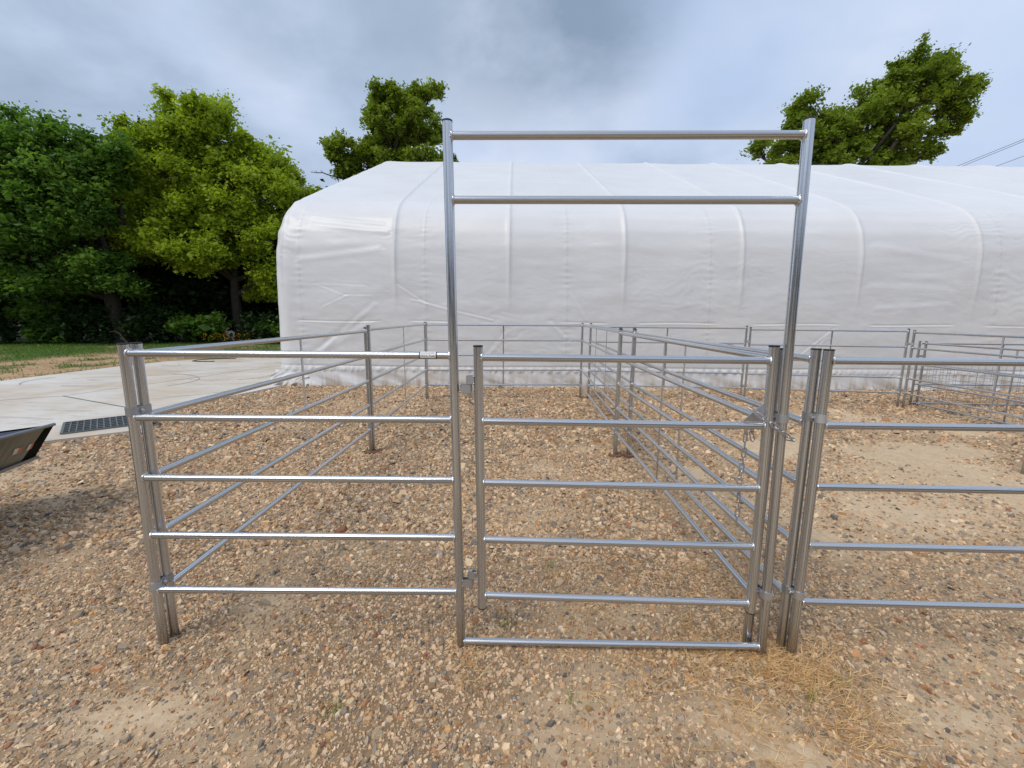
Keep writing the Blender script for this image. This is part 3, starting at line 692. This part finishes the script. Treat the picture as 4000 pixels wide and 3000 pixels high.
# ------------------------------------------------------------------ fabric building
fb = empty('fabric_building', (-5.5, 10.0, 0), 'long white fabric covered hoop building with ribs showing through, behind the pens', 'building')
prof = np.array([(9.98, .0), (9.965, .38), (9.97, 1.5), (9.975, 2.3), (9.985, 2.85), (10.02, 3.25), (10.11, 3.62), (10.27, 3.93), (10.50, 4.19), (10.85, 4.42), (11.6, 4.78), (13.5, 5.66), (15.9, 6.76), (18.2, 7.83), (18.45, 7.85)])
seg = np.r_[0, np.cumsum(np.hypot(*np.diff(prof, axis=0).T))]
def pf(s_): return np.interp(s_, seg, prof[:, 0]), np.interp(s_, seg, prof[:, 1])
SA = np.r_[np.arange(0, 4.9, .0155), np.arange(4.9, seg[-1], .06), seg[-1]]
k5 = np.array([1, 4, 6, 4, 1.])/16
yy, zz_ = pf(SA)
for _ in range(30): yy[1:-1] = (yy[:-2]+2*yy[1:-1]+yy[2:])/4; zz_[1:-1] = (zz_[:-2]+2*zz_[1:-1]+zz_[2:])/4
XA = np.r_[np.arange(-5.6, 13.5, .026), np.arange(13.5, 24.1, .06)]
XX, SS = np.meshgrid(XA, SA); Y = np.repeat(yy[:, None], len(XA), 1); Z = np.repeat(zz_[:, None], len(XA), 1)
# the left edge leans inward as it rises
sh = np.interp(Z, [0, 3, 8], [0, .07, .36])*np.exp(-(XX+5.6)/1.2); Xd = XX+sh
ty = np.gradient(yy, SA); tz = np.gradient(zz_, SA); ny_, nz_ = -tz[:, None], ty[:, None]; nn = np.hypot(ny_, nz_); ny_, nz_ = ny_/nn, nz_/nn
rib = np.array([-5.40, -2.72, -.09, 2.56, 5.26, 7.98, 10.68, 13.4, 16.1, 18.8, 21.5]); disp = np.zeros_like(XX)
sag = np.zeros_like(XX); zw = Z
wgt = np.clip((zw-1.9)/1.0, 0, 1)     # the fabric lies on the ribs only above mid wall
for i in range(len(rib)):
    dxx = XX-rib[i]; wv = .036*np.exp(-(np.abs(dxx)/.042)**1.6); disp += wv*np.clip((zw-1.7)/1.3, 0.0, 1)
    if i < len(rib)-1:
        t = np.clip((XX-rib[i])/(rib[i+1]-rib[i]), 0, 1); sag = sag+.055*4*t*(1-t)*((t > 0) & (t < 1))
disp -= sag*.8*(.05+.95*wgt)*(1-.75*np.clip((SS-5)/5, 0, 1))
# ridge purlin sag
# seams, creases
seams = [-4.95, -2.02, 1.25, 4.55, 11.19]
sm_ = np.zeros_like(XX)
for xs in seams[:]:
    xs2 = xs+.02*np.sin(SS*1.3); dd = XX-xs2; disp += .005*np.exp(-(dd/.02)**2)
    puck = np.sin(SS*34+np.sin(SS*5)*3)*np.exp(-(np.abs(dd)/.10))*.0035*(zw < 4.2); disp += puck
    sm_ += .22*np.exp(-(dd/.012)**2)*(np.sin(SS*60) > -.35)*np.where(zw < 4.3, 1, .35)
for zc_, amp, seed in ((1.50, .020, 11), (4.14, .016, 23), (5.6, .006, 31)):
    gate_ = vnoise(XX*1.15, XX*0, 1, seed)
    nr = np.ones_like(XX)
    for i in range(len(rib)): nr *= 1-np.exp(-((XX-rib[i])/.42)**2)
    g2 = np.clip((nr-.45)*4, 0, 1)*np.clip((gate_-.22)*5, 0, 1)
    dz = (Z-zc_-.012*np.sin(XX*2)); disp += g2*(amp*.28*np.exp(-(dz/.014)**2)-amp*.45*np.exp(-((dz-.032)/.016)**2))
# wrinkles
w1 = fbm(XX*.55, SS*1.6, 1.4, 3, 3)-.5; w2 = fbm(XX*.8+SS*.7, SS*1.3-XX*.4, 2.2, 7, 3)-.5
disp += w1*.022+w2*.018*np.clip(1.6-np.abs(Z-1.6), .15, 1)
# fine horizontal ripples near shoulder
rip = np.sin(SS*25+14*fbm(XX, SS, 1.3, 5, 3)*3)*.0018*np.clip(fbm(XX, SS, .7, 13, 2)*3-1.45, 0, 1); disp += rip
def fold(pts, amp, wdt):
    global disp
    amp *= .34; wdt *= .85
    for (x0, z0), (x1, z1) in zip(pts[:-1], pts[1:]):
        vx, vz = x1-x0, z1-z0; L2 = vx*vx+vz*vz; t = np.clip(((XX-x0)*vx+(Z-z0)*vz)/L2, 0, 1); dd = np.hypot(XX-x0-t*vx, Z-z0-t*vz)
        sgn = (XX-x0)*-vz+(Z-z0)*vx; sgn = np.sign(sgn)
        disp += amp*np.exp(-(dd/wdt)**2)*(Z < 5)-amp*.7*np.exp(-((dd-wdt*1.6)/wdt)**2)*(sgn > 0)*(Z < 5)
fold([(-2.66, 2.34), (-2.15, 2.0), (-1.98, 1.93), (-1.44, 1.78), (-.46, 1.56)], .016, .03)
fold([(-2.35, 2.02), (-1.98, 1.93)], .014, .028)
fold([(-4.6, 2.35), (-3.9, 2.1), (-3.3, 2.1)], .010, .03); fold([(-4.4, 1.85), (-3.85, 2.1)], .010, .03); fold([(-4.55, 2.36), (-3.4, 2.31)], .008, .03)
fold([(-4.6, .75), (-3.4, 1.45)], .030, .10); fold([(-4.4, .9), (-3.2, 1.9)], .020, .07); fold([(-4.8, .6), (-4.2, 1.1)], .02, .06)
fold([(-.6, .7), (-.1, 1.3)], .02, .06); fold([(.9, 1.5), (1.25, 1.15)], .02, .05); fold([(1.25, 2.3), (1.7, 1.6)], .012, .05); fold([(6.8, .8), (7.5, 1.4)], .02, .03); fold([(7.05, .8), (7.35, 1.2)], .015, .03)
fold([(8.3, 3.3), (10.2, 3.0)], .012, .10); fold([(8.3, 2.4), (10.0, 2.35)], .014, .09); fold([(8.5, 1.9), (10.1, 2.0)], .014, .08); fold([(-4.9, 2.9), (-3.1, 3.15)], .022, .09); fold([(-4.7, 3.75), (-2.9, 3.55)], .03, .07); fold([(-4.7, 3.95), (-3.0, 3.75)], .02, .05)
# lower edge: rope line, gathers and skirt
zr = .475+.010*np.sin(XX*.9); dzr = Z-zr; disp += -.012*np.exp(-(dzr/.02)**2); sm_ += .45*np.exp(-(dzr/.007)**2)*(np.sin(XX*50) > -.5)
gat = np.exp(-((Z-.385)/.05)**2); disp += gat*(.010+.022*fbm(XX, Z*0, 1.1, 41, 3)*np.sin(XX*31+25*fbm(XX, Z*0, 1.2, 3, 2))+.010*np.sin(XX*53+9*np.sin(XX*3)))
sk = np.clip((.35-Z)/.35, 0, 1)*(Z < .35); disp += sk*(.05+.10*(fbm(XX*1.2+Z*2, Z*1.5, 1.6, 17, 3)-.5)+.035*np.sin(XX*6.5+Z*9+4*fbm(XX, Z, .7, 9, 2)))+sk*.12*np.exp(-(XX+5.6)/.5)
# left end: wrapped over the end rib with radiating folds
e = np.clip(1-(XX+5.6)/.42, 0, 1); disp -= .22*e**2.2
ew = np.exp(-(XX+5.45)/.45); disp += ew*.014*np.sin(SS*11+XX*8)*np.exp(-((SS-4.1)/1.2)**2)+ew*.014*np.sin(XX*40)*(SS > 4.6)*np.exp(-(XX+5.4)/.3)
Yf = Y+disp*ny_; Zf = Z+disp*nz_
# ridge dips between ribs
rd = np.clip((SS-(seg[-1]-2.2))/2.2, 0, 1)**2; 
for i in range(len(rib)-1):
    t = (XX-rib[i])/(rib[i+1]-rib[i]); Zf -= rd*.022*4*np.clip(t*(1-t), 0, 1)
Zf = np.where(SS == 0, -.03, Zf)
ns, nx = XX.shape; V = np.stack([Xd.ravel(), Yf.ravel(), Zf.ravel()], 1)
i = (np.arange(ns-1)[:, None]*nx+np.arange(nx-1)[None]).ravel(); Q = np.stack([i, i+1, i+nx+1, i+nx], 1)
np_mesh('cover', V, Q, M['fabric'], fb, smooth=True, vattrs={'seam': np.clip(sm_, 0, 1).ravel()})
# rear half and end wall
yb, zb_ = 36.9-yy[::-4], zz_[::-4]; yb[0] = 18.6; zb_ = zb_.copy(); zb_[0] = 7.68
XB = np.array([-5.2, 24.0]); V = [(x_+ (0 if x_ > 0 else -.3*(1-z_/8)), y_, z_) for y_, z_ in zip(yb, zb_) for x_ in XB]; nb = len(yb)
np_mesh('rear_cover', V, np.array([[2*i_, 2*i_+1, 2*i_+3, 2*i_+2] for i_ in range(nb-1)]), M['fabric'], fb, smooth=True, vattrs={'seam': np.zeros(len(V))})
pe = [(Xd[j, 0], Yf[j, 0], Zf[j, 0]) for j in range(0, ns, 5)]; pe2 = [(-5.2-.3*(1-z_/8), y_, z_) for y_, z_ in zip(yb, zb_)]
ring = pe+pe2; cpt = (-5.35, 18.4, 2.5); V = ring+[cpt]; nr_ = len(ring)
np_mesh('end_wall', V, np.array([[i_, (i_+1) % nr_, nr_] for i_ in range(nr_)]), M['fabric'], fb, vattrs={'seam': np.zeros(len(V))})
# bunched loose cloth at the lower left corner
TT, UU = np.meshgrid(np.linspace(0, 1, 40), np.linspace(0, 1, 30)); 
bx_ = -5.62+.05*np.sin(UU*9)+TT*.75; bz = .36*(1-UU)*(1-.35*TT)+.03; by = 9.93-.22*UU**1.5*(1-TT*.7)-.05*np.sin(TT*14+UU*6)*(UU)-.03*np.sin(TT*31+UU*9)*UU
bz = np.where(UU > .98, -.02, bz); bx_ = bx_-.10*UU*(1-TT)
V = np.stack([bx_.ravel(), by.ravel(), bz.ravel()], 1); i = (np.arange(29)[:, None]*40+np.arange(39)[None]).ravel()
np_mesh('corner_flap', V, np.stack([i, i+40, i+41, i+1], 1), M['fabric'], fb, smooth=True, vattrs={'seam': np.zeros(len(V))})

# ------------------------------------------------------------------ trees
def leaves(cen, rad, nper, size, rs, flat=.75, sprays=20):
    """clusters: cen (K,3), rad (K,) -> leaf quads with tints"""
    K = len(cen); n_ = K*nper
    ci = np.repeat(np.arange(K), nper)
    sd_ = rs.normal(size=(K, sprays, 3)); sd_ /= np.linalg.norm(sd_, axis=2)[..., None]; sd_[..., 2] = sd_[..., 2]*.9+.15
    sl = rs.uniform(.45, 1.55, (K, sprays)); si = rs.integers(0, sprays, n_); t = rs.random(n_)**.6
    d = sd_[ci, si]*(sl[ci, si]*t)[:, None]*rad[ci][:, None]*np.array([1, 1, flat])
    p = cen[ci]+d+rs.normal(size=(n_, 3))*(.10+.16*(1-t*.5))[:, None]*rad[ci][:, None]
    nrm = rs.normal(size=(n_, 3)); nrm[:, 2] = np.abs(nrm[:, 2])+.5; nrm /= np.linalg.norm(nrm, axis=1)[:, None]
    a = rs.normal(size=(n_, 3)); u = np.cross(nrm, a); u /= np.linalg.norm(u, axis=1)[:, None]; v = np.cross(nrm, u)
    L = size*np.exp(rs.normal(0, .35, n_))[:, None]; W = L*rs.uniform(.4, .8, n_)[:, None]
    V = np.stack([p-u*L, p-v*W-nrm*L*.12, p+u*L, p+v*W-nrm*L*.12], 1).reshape(-1, 3)
    ct = rs.random(K); tint = np.clip(.25+.5*ct[ci]*.8+.25*rs.random(n_), 0, 1)
    return V, np.arange(n_*4).reshape(-1, 4), np.repeat(tint, 4)
def tree(name, label, cat, base, th, blobs, nper, leafsize, lm, rs_seed, tr=.3, group=None, crad=(.8, 1.4), kind=None, limbs=True, dead=None, lean=(0, 0)):
    rs = np.random.default_rng(rs_seed); root = empty(name, base, label, cat, group); b0 = np.array(base, float)
    cen = []; rad = []; bl = []
    for bi, (x, y, z, rx, ry, rz, n_) in enumerate(blobs):
        d = rs.normal(size=(n_, 3)); d /= np.linalg.norm(d, axis=1)[:, None]; d *= (rs.random(n_)**.40)[:, None]
        c = np.array([x, y, z])+d*np.array([rx, ry, rz]); cen.append(c); rad.append(rs.uniform(*crad, n_)); bl += [bi]*n_
    cen = np.concatenate(cen); rad = np.concatenate(rad); bl = np.array(bl)
    V, Q, tt = leaves(cen, rad, nper, leafsize, rs); np_mesh('crown', V, Q, lm, root, vattrs={'tint': tt})
    s = MB(); top = b0+np.array([lean[0], lean[1], th])
    def curve(a, b, r0, r1, wob, n_=7, up=.25):
        t = np.linspace(0, 1, n_)[:, None]; L = np.linalg.norm(b-a); mid = rs.normal(size=3)*wob*L; mid[2] = abs(mid[2])*.5-up*L*.3
        P_ = a+(b-a)*t+np.sin(np.pi*t)*mid*.6+rs.normal(size=(n_, 3))*wob*L*.10*np.sin(np.pi*t); s.path(P_, np.linspace(r0, r1, n_), 7, cap=False); return P_
    tp = curve(b0-np.array([0, 0, .2]), top, tr, tr*.72, .03, 8, 0)
    s.path([b0-np.array([0, 0, .1]), b0+np.array([0, 0, .25])], [tr*1.7, tr*1.02], 9, cap=False)
    if limbs:
        for bi, (x, y, z, rx, ry, rz, n_) in enumerate(blobs):
            tgt = np.array([x, y, z+rz*.25]); st = tp[-1-(bi % 3)] if z > top[2] else tp[-3-(bi % 2)]
            lp = curve(st, tgt, tr*.55, tr*.14, .12, 9)
            for c in cen[bl == bi]:
                j = np.argmin(np.linalg.norm(lp-c, axis=1)+.3*np.arange(len(lp))[::-1]*.2); curve(lp[max(j-1, 0)], c, tr*.14, .018, .14, 6)
    if dead:
        for a, b in dead: 
            P_ = curve(np.array(a, float), np.array(b, float), .07, .02, .12, 8, 0)
            for q in range(4): 
                j = 3+q; e_ = P_[j]+rs.normal(size=3)*np.array([.6, .3, .5]); curve(P_[j], e_, .025, .008, .2, 5, 0)
    s.build('trunk', M['bark'], root); return root
# big yellow-green tree on the left
tree('broadleaf_tree', 'tall yellow green tree with broad rounded crown just left of the white building', 'tree', (-16.8, 26.3, 0), 5.2,
     [(-19.4, 26, 10.9, 2.7, 2.8, 1.7, 34), (-17.2, 26, 11.7, 2.4, 2.4, 1.5, 28), (-15.2, 26.5, 9.8, 2.5, 2.6, 1.7, 32), (-13.3, 26.5, 8.2, 1.4, 2.2, 1.7, 20), (-20.9, 25.3, 8.2, 2.0, 2.4, 1.6, 28), (-18.3, 24.8, 8.6, 2.4, 2.0, 1.7, 30), (-21.6, 25.3, 5.6, 1.9, 2.0, 1.0, 18), (-19.8, 24.8, 5.6, 2.2, 2.0, 1.2, 26), (-17.4, 24.5, 5.2, 1.8, 2.0, 1.0, 16), (-15.3, 25.5, 6.3, 2.4, 2.2, 1.3, 24), (-13.0, 26.3, 5.2, 1.4, 2.0, 1.3, 16), (-19.3, 26, 13.2, 1.0, 1.2, .4, 4), (-17.3, 25.6, 9.9, 2.4, 1.6, 1.6, 20), (-15.6, 25.2, 8.0, 2.0, 1.6, 1.4, 18), (-20.2, 26, 10.2, 1.8, 1.8, 1.2, 12), (-14.4, 25.6, 3.6, 1.5, 1.3, 1.2, 16), (-19.0, 25.4, 7.0, 2.0, 1.6, 1.2, 14), (-12.9, 26, 2.6, 1.1, 1.0, .9, 8)],
     500, .088, M['leaf_bright'], 21, .30, crad=(.42, .95))
# deep green tree at the left edge
tree('broadleaf_tree', 'tall deep green tree at the left picture edge with leaning limbs', 'tree', (-21.5, 23.5, 0), 4.4,
     [(-27, 23, 9.6, 3.2, 2.5, 1.8, 36), (-23.4, 23, 9.9, 2.4, 2.2, 1.4, 24), (-25.4, 22, 7.6, 3.0, 2.4, 1.5, 32), (-21.9, 22.6, 8.2, 1.6, 2.0, 1.2, 16), (-27, 21.5, 5.2, 2.5, 2.0, 1.1, 22), (-23.5, 21.5, 5.4, 2.0, 1.8, 1.0, 18), (-29.5, 22, 7.0, 2.2, 2.4, 2.0, 22), (-25.2, 22.3, 9.0, 2.6, 1.8, 1.5, 20), (-24.8, 22, 6.6, 2.2, 1.6, 1.2, 16), (-28, 21.5, 3.4, 2.4, 1.6, .9, 16), (-24.4, 22, 3.5, 2.2, 1.5, .9, 14), (-21.4, 22.3, 6.4, 1.6, 1.4, 1.2, 14), (-21.3, 22.6, 3.6, 1.8, 1.4, 1.0, 14), (-20.4, 22.8, 9.3, 1.2, 1.3, .8, 8), (-26, 23, 11.2, 1.3, 1.4, .6, 6)],
     430, .095, M['leaf_deep'], 33, .42, crad=(.5, 1.0), lean=(-.8, 0))
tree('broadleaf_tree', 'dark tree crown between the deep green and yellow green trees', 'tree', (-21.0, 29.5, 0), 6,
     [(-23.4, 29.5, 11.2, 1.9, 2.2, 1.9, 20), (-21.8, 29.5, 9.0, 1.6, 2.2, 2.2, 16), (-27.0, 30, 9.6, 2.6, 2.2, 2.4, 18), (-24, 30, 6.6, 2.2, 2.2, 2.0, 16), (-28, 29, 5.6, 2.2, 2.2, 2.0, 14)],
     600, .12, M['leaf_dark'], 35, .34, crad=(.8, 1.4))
# behind the building
tree('broadleaf_tree', 'two lobed mid green tree rising behind the left roof end, bare twigs at its left', 'tree', (-7.9, 32, 0), 10.0,
     [(-8.6, 32, 16.4, 1.5, 1.7, 1.0, 20), (-6.9, 32, 16.4, 1.3, 1.7, 1.0, 16), (-8.6, 32, 14.4, 1.9, 1.8, 1.5, 34), (-6.3, 32, 14.5, 1.5, 1.6, 1.4, 20), (-7.4, 32, 12.2, 2.6, 1.8, 1.0, 30), (-12.0, 32, 12.6, 1.4, 1.4, 1.2, 22), (-11.0, 32, 10.9, 1.5, 1.5, .8, 14), (-4.9, 32, 12.2, .7, 1.0, .7, 6), (-9.9, 32, 10.4, 1.6, 1.3, .7, 12), (-9.9, 32, 15.6, .6, .7, .5, 4), (-5.6, 32, 16.9, .6, .7, .4, 3), (-10.3, 32, 12.3, 1.0, 1.3, 1.2, 14), (-9.6, 32, 13.6, .9, 1.2, .8, 8)],
     430, .088, M['leaf_mid'], 44, .26, crad=(.34, .7), dead=[((-11.0, 32, 10.9), (-14.4, 32, 11.7)), ((-11.0, 32, 9.8), (-13.7, 32, 10.2))])
tree('broadleaf_tree', 'large windswept mid green tree rising behind the roof at right', 'tree', (24.5, 34, 0), 11.0,
     [(30.2, 34, 18.2, 2.3, 2.2, 1.9, 36), (27.3, 34, 17.5, 1.8, 2.0, 1.9, 28), (32.4, 34, 16.8, 1.1, 1.6, 1.6, 14), (28.8, 34, 15.2, 2.4, 2.0, 1.4, 28), (24.8, 34, 15.6, 1.7, 1.8, 1.6, 22), (21.6, 34, 16.6, 1.4, 1.6, 1.3, 18), (21.0, 34, 14.4, 1.5, 1.6, 1.3, 16), (24.6, 34, 13.2, 2.6, 1.8, .9, 20), (19.6, 34, 12.6, 1.6, 1.6, .5, 10), (28.2, 34, 12.9, 1.4, 1.6, .8, 10), (30.9, 34, 13.8, .9, 1.1, .6, 5), (28.6, 34, 20.3, .9, .9, .5, 5), (33.4, 34, 18.4, .5, .7, .5, 4), (31.2, 34, 20.0, .8, .8, .4, 4), (23.0, 34, 15.4, 1.5, 1.6, 1.2, 16), (26.0, 34, 14.4, 1.5, 1.5, 1.2, 12), (22.6, 34, 13.2, 1.5, 1.5, .8, 10), (18.0, 34, 14.2, .6, .9, .4, 3)],
     430, .10, M['leaf_mid'], 55, .36, crad=(.4, .82))
# the dark wood behind
rs = np.random.default_rng(5)
labs = ['dark woodland tree at far left behind the verge', 'dark woodland tree second from the left picture edge', 'dark woodland tree behind the deep green tree trunk', 'dark woodland tree behind the gap between the two big crowns', 'dark woodland tree directly behind the yellow green tree', 'dark woodland tree beside the corner of the white building', 'dark woodland tree furthest back left of the building', 'dark woodland tree hidden mostly behind the left picture edge crown', 'dark woodland tree in the gap left of the yellow green trunk', 'dark woodland tree in the gap right of the deep green trunk']
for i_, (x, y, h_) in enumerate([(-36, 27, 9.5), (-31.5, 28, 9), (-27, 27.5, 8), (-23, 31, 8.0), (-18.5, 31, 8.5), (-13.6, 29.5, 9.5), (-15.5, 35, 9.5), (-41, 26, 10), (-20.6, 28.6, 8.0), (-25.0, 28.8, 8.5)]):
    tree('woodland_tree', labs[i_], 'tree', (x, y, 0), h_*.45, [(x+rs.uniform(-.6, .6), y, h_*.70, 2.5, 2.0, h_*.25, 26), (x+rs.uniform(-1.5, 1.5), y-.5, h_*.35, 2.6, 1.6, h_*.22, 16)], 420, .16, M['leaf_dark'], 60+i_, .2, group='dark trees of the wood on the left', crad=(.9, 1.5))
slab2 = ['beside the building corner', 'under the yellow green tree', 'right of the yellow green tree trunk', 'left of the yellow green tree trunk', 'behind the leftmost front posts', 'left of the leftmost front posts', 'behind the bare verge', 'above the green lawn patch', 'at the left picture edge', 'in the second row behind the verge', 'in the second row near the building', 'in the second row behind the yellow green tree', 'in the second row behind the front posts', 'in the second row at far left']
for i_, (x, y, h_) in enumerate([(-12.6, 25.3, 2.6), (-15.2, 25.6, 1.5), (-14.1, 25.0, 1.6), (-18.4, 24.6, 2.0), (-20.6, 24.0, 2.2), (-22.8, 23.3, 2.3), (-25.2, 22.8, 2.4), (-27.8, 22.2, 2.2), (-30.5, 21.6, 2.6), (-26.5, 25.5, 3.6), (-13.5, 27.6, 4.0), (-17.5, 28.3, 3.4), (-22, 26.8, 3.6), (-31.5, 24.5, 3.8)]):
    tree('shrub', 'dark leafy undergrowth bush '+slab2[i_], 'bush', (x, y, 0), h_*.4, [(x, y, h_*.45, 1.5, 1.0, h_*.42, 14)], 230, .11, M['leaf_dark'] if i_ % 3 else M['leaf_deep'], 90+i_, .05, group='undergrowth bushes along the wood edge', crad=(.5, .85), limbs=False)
# unseen leaf band added behind the viewpoint to darken the pipes' reflections
th_ = rs.uniform(np.pi*1.02, np.pi*1.98, 520); rr_ = rs.uniform(24, 30, 520)
V, Q, tt = leaves(np.column_stack([rr_*np.cos(th_), rr_*np.sin(th_), rs.uniform(.6, 5.5, 520)]), rs.uniform(1.2, 2.2, 520), 120, .28, rs)
tag(np_mesh('reflection_woods', V, Q, M['leaf_dark'], vattrs={'tint': tt}), 'unseen dark wood line added behind the viewpoint for the pipe reflections', 'woods', kind='stuff')
# yellow flowers by the tree
m = 260; x = rng.uniform(-17.4, -14.6, m); y = 24.1+rng.uniform(-.5, .6, m)+.25*(x+17.4)*.5; z = rng.uniform(.15, .62, m)
blades('yellow_flowers', np.column_stack([x, y, z]), rng.uniform(.03, .06, m), rng.uniform(.04, .07, m), rng.uniform(0, 6.28, m), rng.uniform(.2, 1.4, m), rng.uniform(0, .5, m), M['petal'], rng.random(m), 'small yellow wildflowers at the foot of the yellow green tree', 'wildflowers')
s = MB(); s.path([(-18.95, 20, .80), (-18.7, 20, .84), (-18.5, 20, .74), (-18.37, 20, .55), (-18.2, 20, .3), (-17.9, 19.95, .05)], [.012, .018, .022, .03, .035, .04], 8)
tag(s.build('fallen_branch', M['bark'], origin=(-18.2, 20, 0)), 'thin curved fallen branch standing up behind the leftmost post', 'branch')
s = MB(); s.path([(-10.3, 14.55, .05), (-10.75, 14.45, .05), (-11.1, 14.6, .05), (-11.2, 14.95, .05), (-11.0, 15.3, .05), (-10.6, 15.5, .05), (-10.2, 15.55, .05)], .014, 8)
tag(s.build('cable', M['cable'], origin=(-10.8, 14.8, .05)), 'thin dark cable lying in a hook shape on the far concrete', 'cable')

# ------------------------------------------------------------------ trailer corner at left
tr_ = empty('utility_trailer', (-4.2, 3.0, 0), 'dark low trailer with raked end and red and white reflective tape, at left edge', 'trailer')
C = np.array
ct = C([-3.781, 3.395, .75]); u = C([.075, -.997, 0]); back = C([-.62, -.78, 0])
cbm = C([-4.242, 3.618, .40]); Lr = 2.6
far_t = ct+back*3.2; far_b = C([cbm[0]-1.7, cbm[1]-1.9, .40])
t2 = ct+C([.09, -.995, 0])*Lr; b2 = cbm+C([.42, -.89, 0])*.05+C([.09*0+.40, -.91, 0])*0+C([.44, -.90, 0])*Lr*.98
# lower edge direction measured (0.21,-0.44)
b2 = cbm+C([.43, -.90, 0])*1.0; t2 = ct+C([.08, -.80, 0]); 
ext = lambda a, b, k: a+(b-a)*k
tE = ext(ct, t2, 2.0); bE = ext(cbm, b2, .93)
bE = C([tE[0]-.12, tE[1]+.02, .40])
sa = lambda a, b: (ct+(tE-ct)*a)+((cbm+(bE-cbm)*a)-(ct+(tE-ct)*a))*b
s = MB(); ks = np.linspace(0, 1, 25)
V = [sa(.045+.955*k_, 0) for k_ in ks]+[sa(.085+.915*k_, 1) for k_ in ks]
s.add(V, [[i_, i_+1, i_+26, i_+25] for i_ in range(24)]); s.build('side_panel', M['tside'], tr_)
s = MB(); s.add([ct, sa(.045, 0), sa(.085, 1), cbm], [[0, 1, 2, 3]]); s.build('dark_end_strip', M['tblack'], tr_)  # flat black strip on the side plane in place of a recessed end
s = MB(); s.add([ct, cbm, far_b, far_t], [[0, 1, 2, 3]]); s.build('end_panel', M['tblack'], tr_)
s = MB(); tE2 = tE+back*3.2; s.add([ct-C([0, 0, .012]), far_t-C([0, 0, .012]), tE2-C([0, 0, .012]), tE-C([0, 0, .012])], [[0, 1, 2, 3]]); s.build('deck', M['deck'], tr_)
s = MB(); s.tube(ct, tE, .013, 8); s.build('rim', M['trim'], tr_)
s = MB(); d = (bE-cbm)/np.linalg.norm(bE-cbm); q = np.cross(d, (0, 0, 1.)); s.box((cbm+bE)/2+C([0, 0, -.012]), (bE-cbm)/2, -q*.022, (0, 0, .012)); s.build('lower_ledge', M['trim'], tr_)
s = MB(); s.add([cbm+C([0, 0, -.03]), bE+C([0, 0, -.03]), far_b+C([0, -1.8, -.03]), far_b+C([0, 0, -.03])], [[0, 1, 2, 3]]); s.build('underside', M['tblack'], tr_)
nrm = np.cross(tE-ct, cbm-ct); nrm /= np.linalg.norm(nrm); nrm *= (1 if nrm[0] > 0 else -1)
def onside(a, b): # a along, b down
    top_ = ct+(tE-ct)*a; bot_ = cbm+(bE-cbm)*a; return top_+(bot_-top_)*b+nrm*.006
for a0, a1, colr in ((.078, .094, 'tapew'), (.066, .078, 'taper'), (.142, .164, 'tapew'), (.125, .142, 'taper'), (.262, .30, 'tapew'), (.228, .262, 'taper')):
    s = MB(); s.add([onside(a0, .44), onside(a1, .44), onside(a1, .62), onside(a0, .62)], [[0, 1, 2, 3]]); s.build('reflective_tape', M[colr], tr_)
s = MB(); s.box((-4.6, 1.9, .17), (.25, .1, 0), (-.1, .25, 0), (0, 0, .20)); s.build('skid', M['tblack'], tr_)

# ------------------------------------------------------------------ power lines
for (a, b, lab) in (((21.4, 21.7, 9.0), (20.6, 17.0, 9.0), 'uppermost overhead wire at the right picture edge'), ((21.65, 21.7, 9.0), (20.85, 17.4, 9.0), 'middle overhead wire close under the uppermost'), ((23.25, 21.66, 9.0), (22.8, 19.3, 9.0), 'lowest overhead wire at the right picture edge')):
    a = np.array(a); b = np.array(b); d = b-a; s = MB(); t = np.linspace(-1.2, 3.5, 14)[:, None]; P_ = a+d*t; P_[:, 2] += .01*((t[:, 0]-.5)**2)
    s.path(P_, .009, 6); tag(s.build('overhead_wire', M['cable'], origin=tuple(a)), lab, 'power line', 'overhead wires')
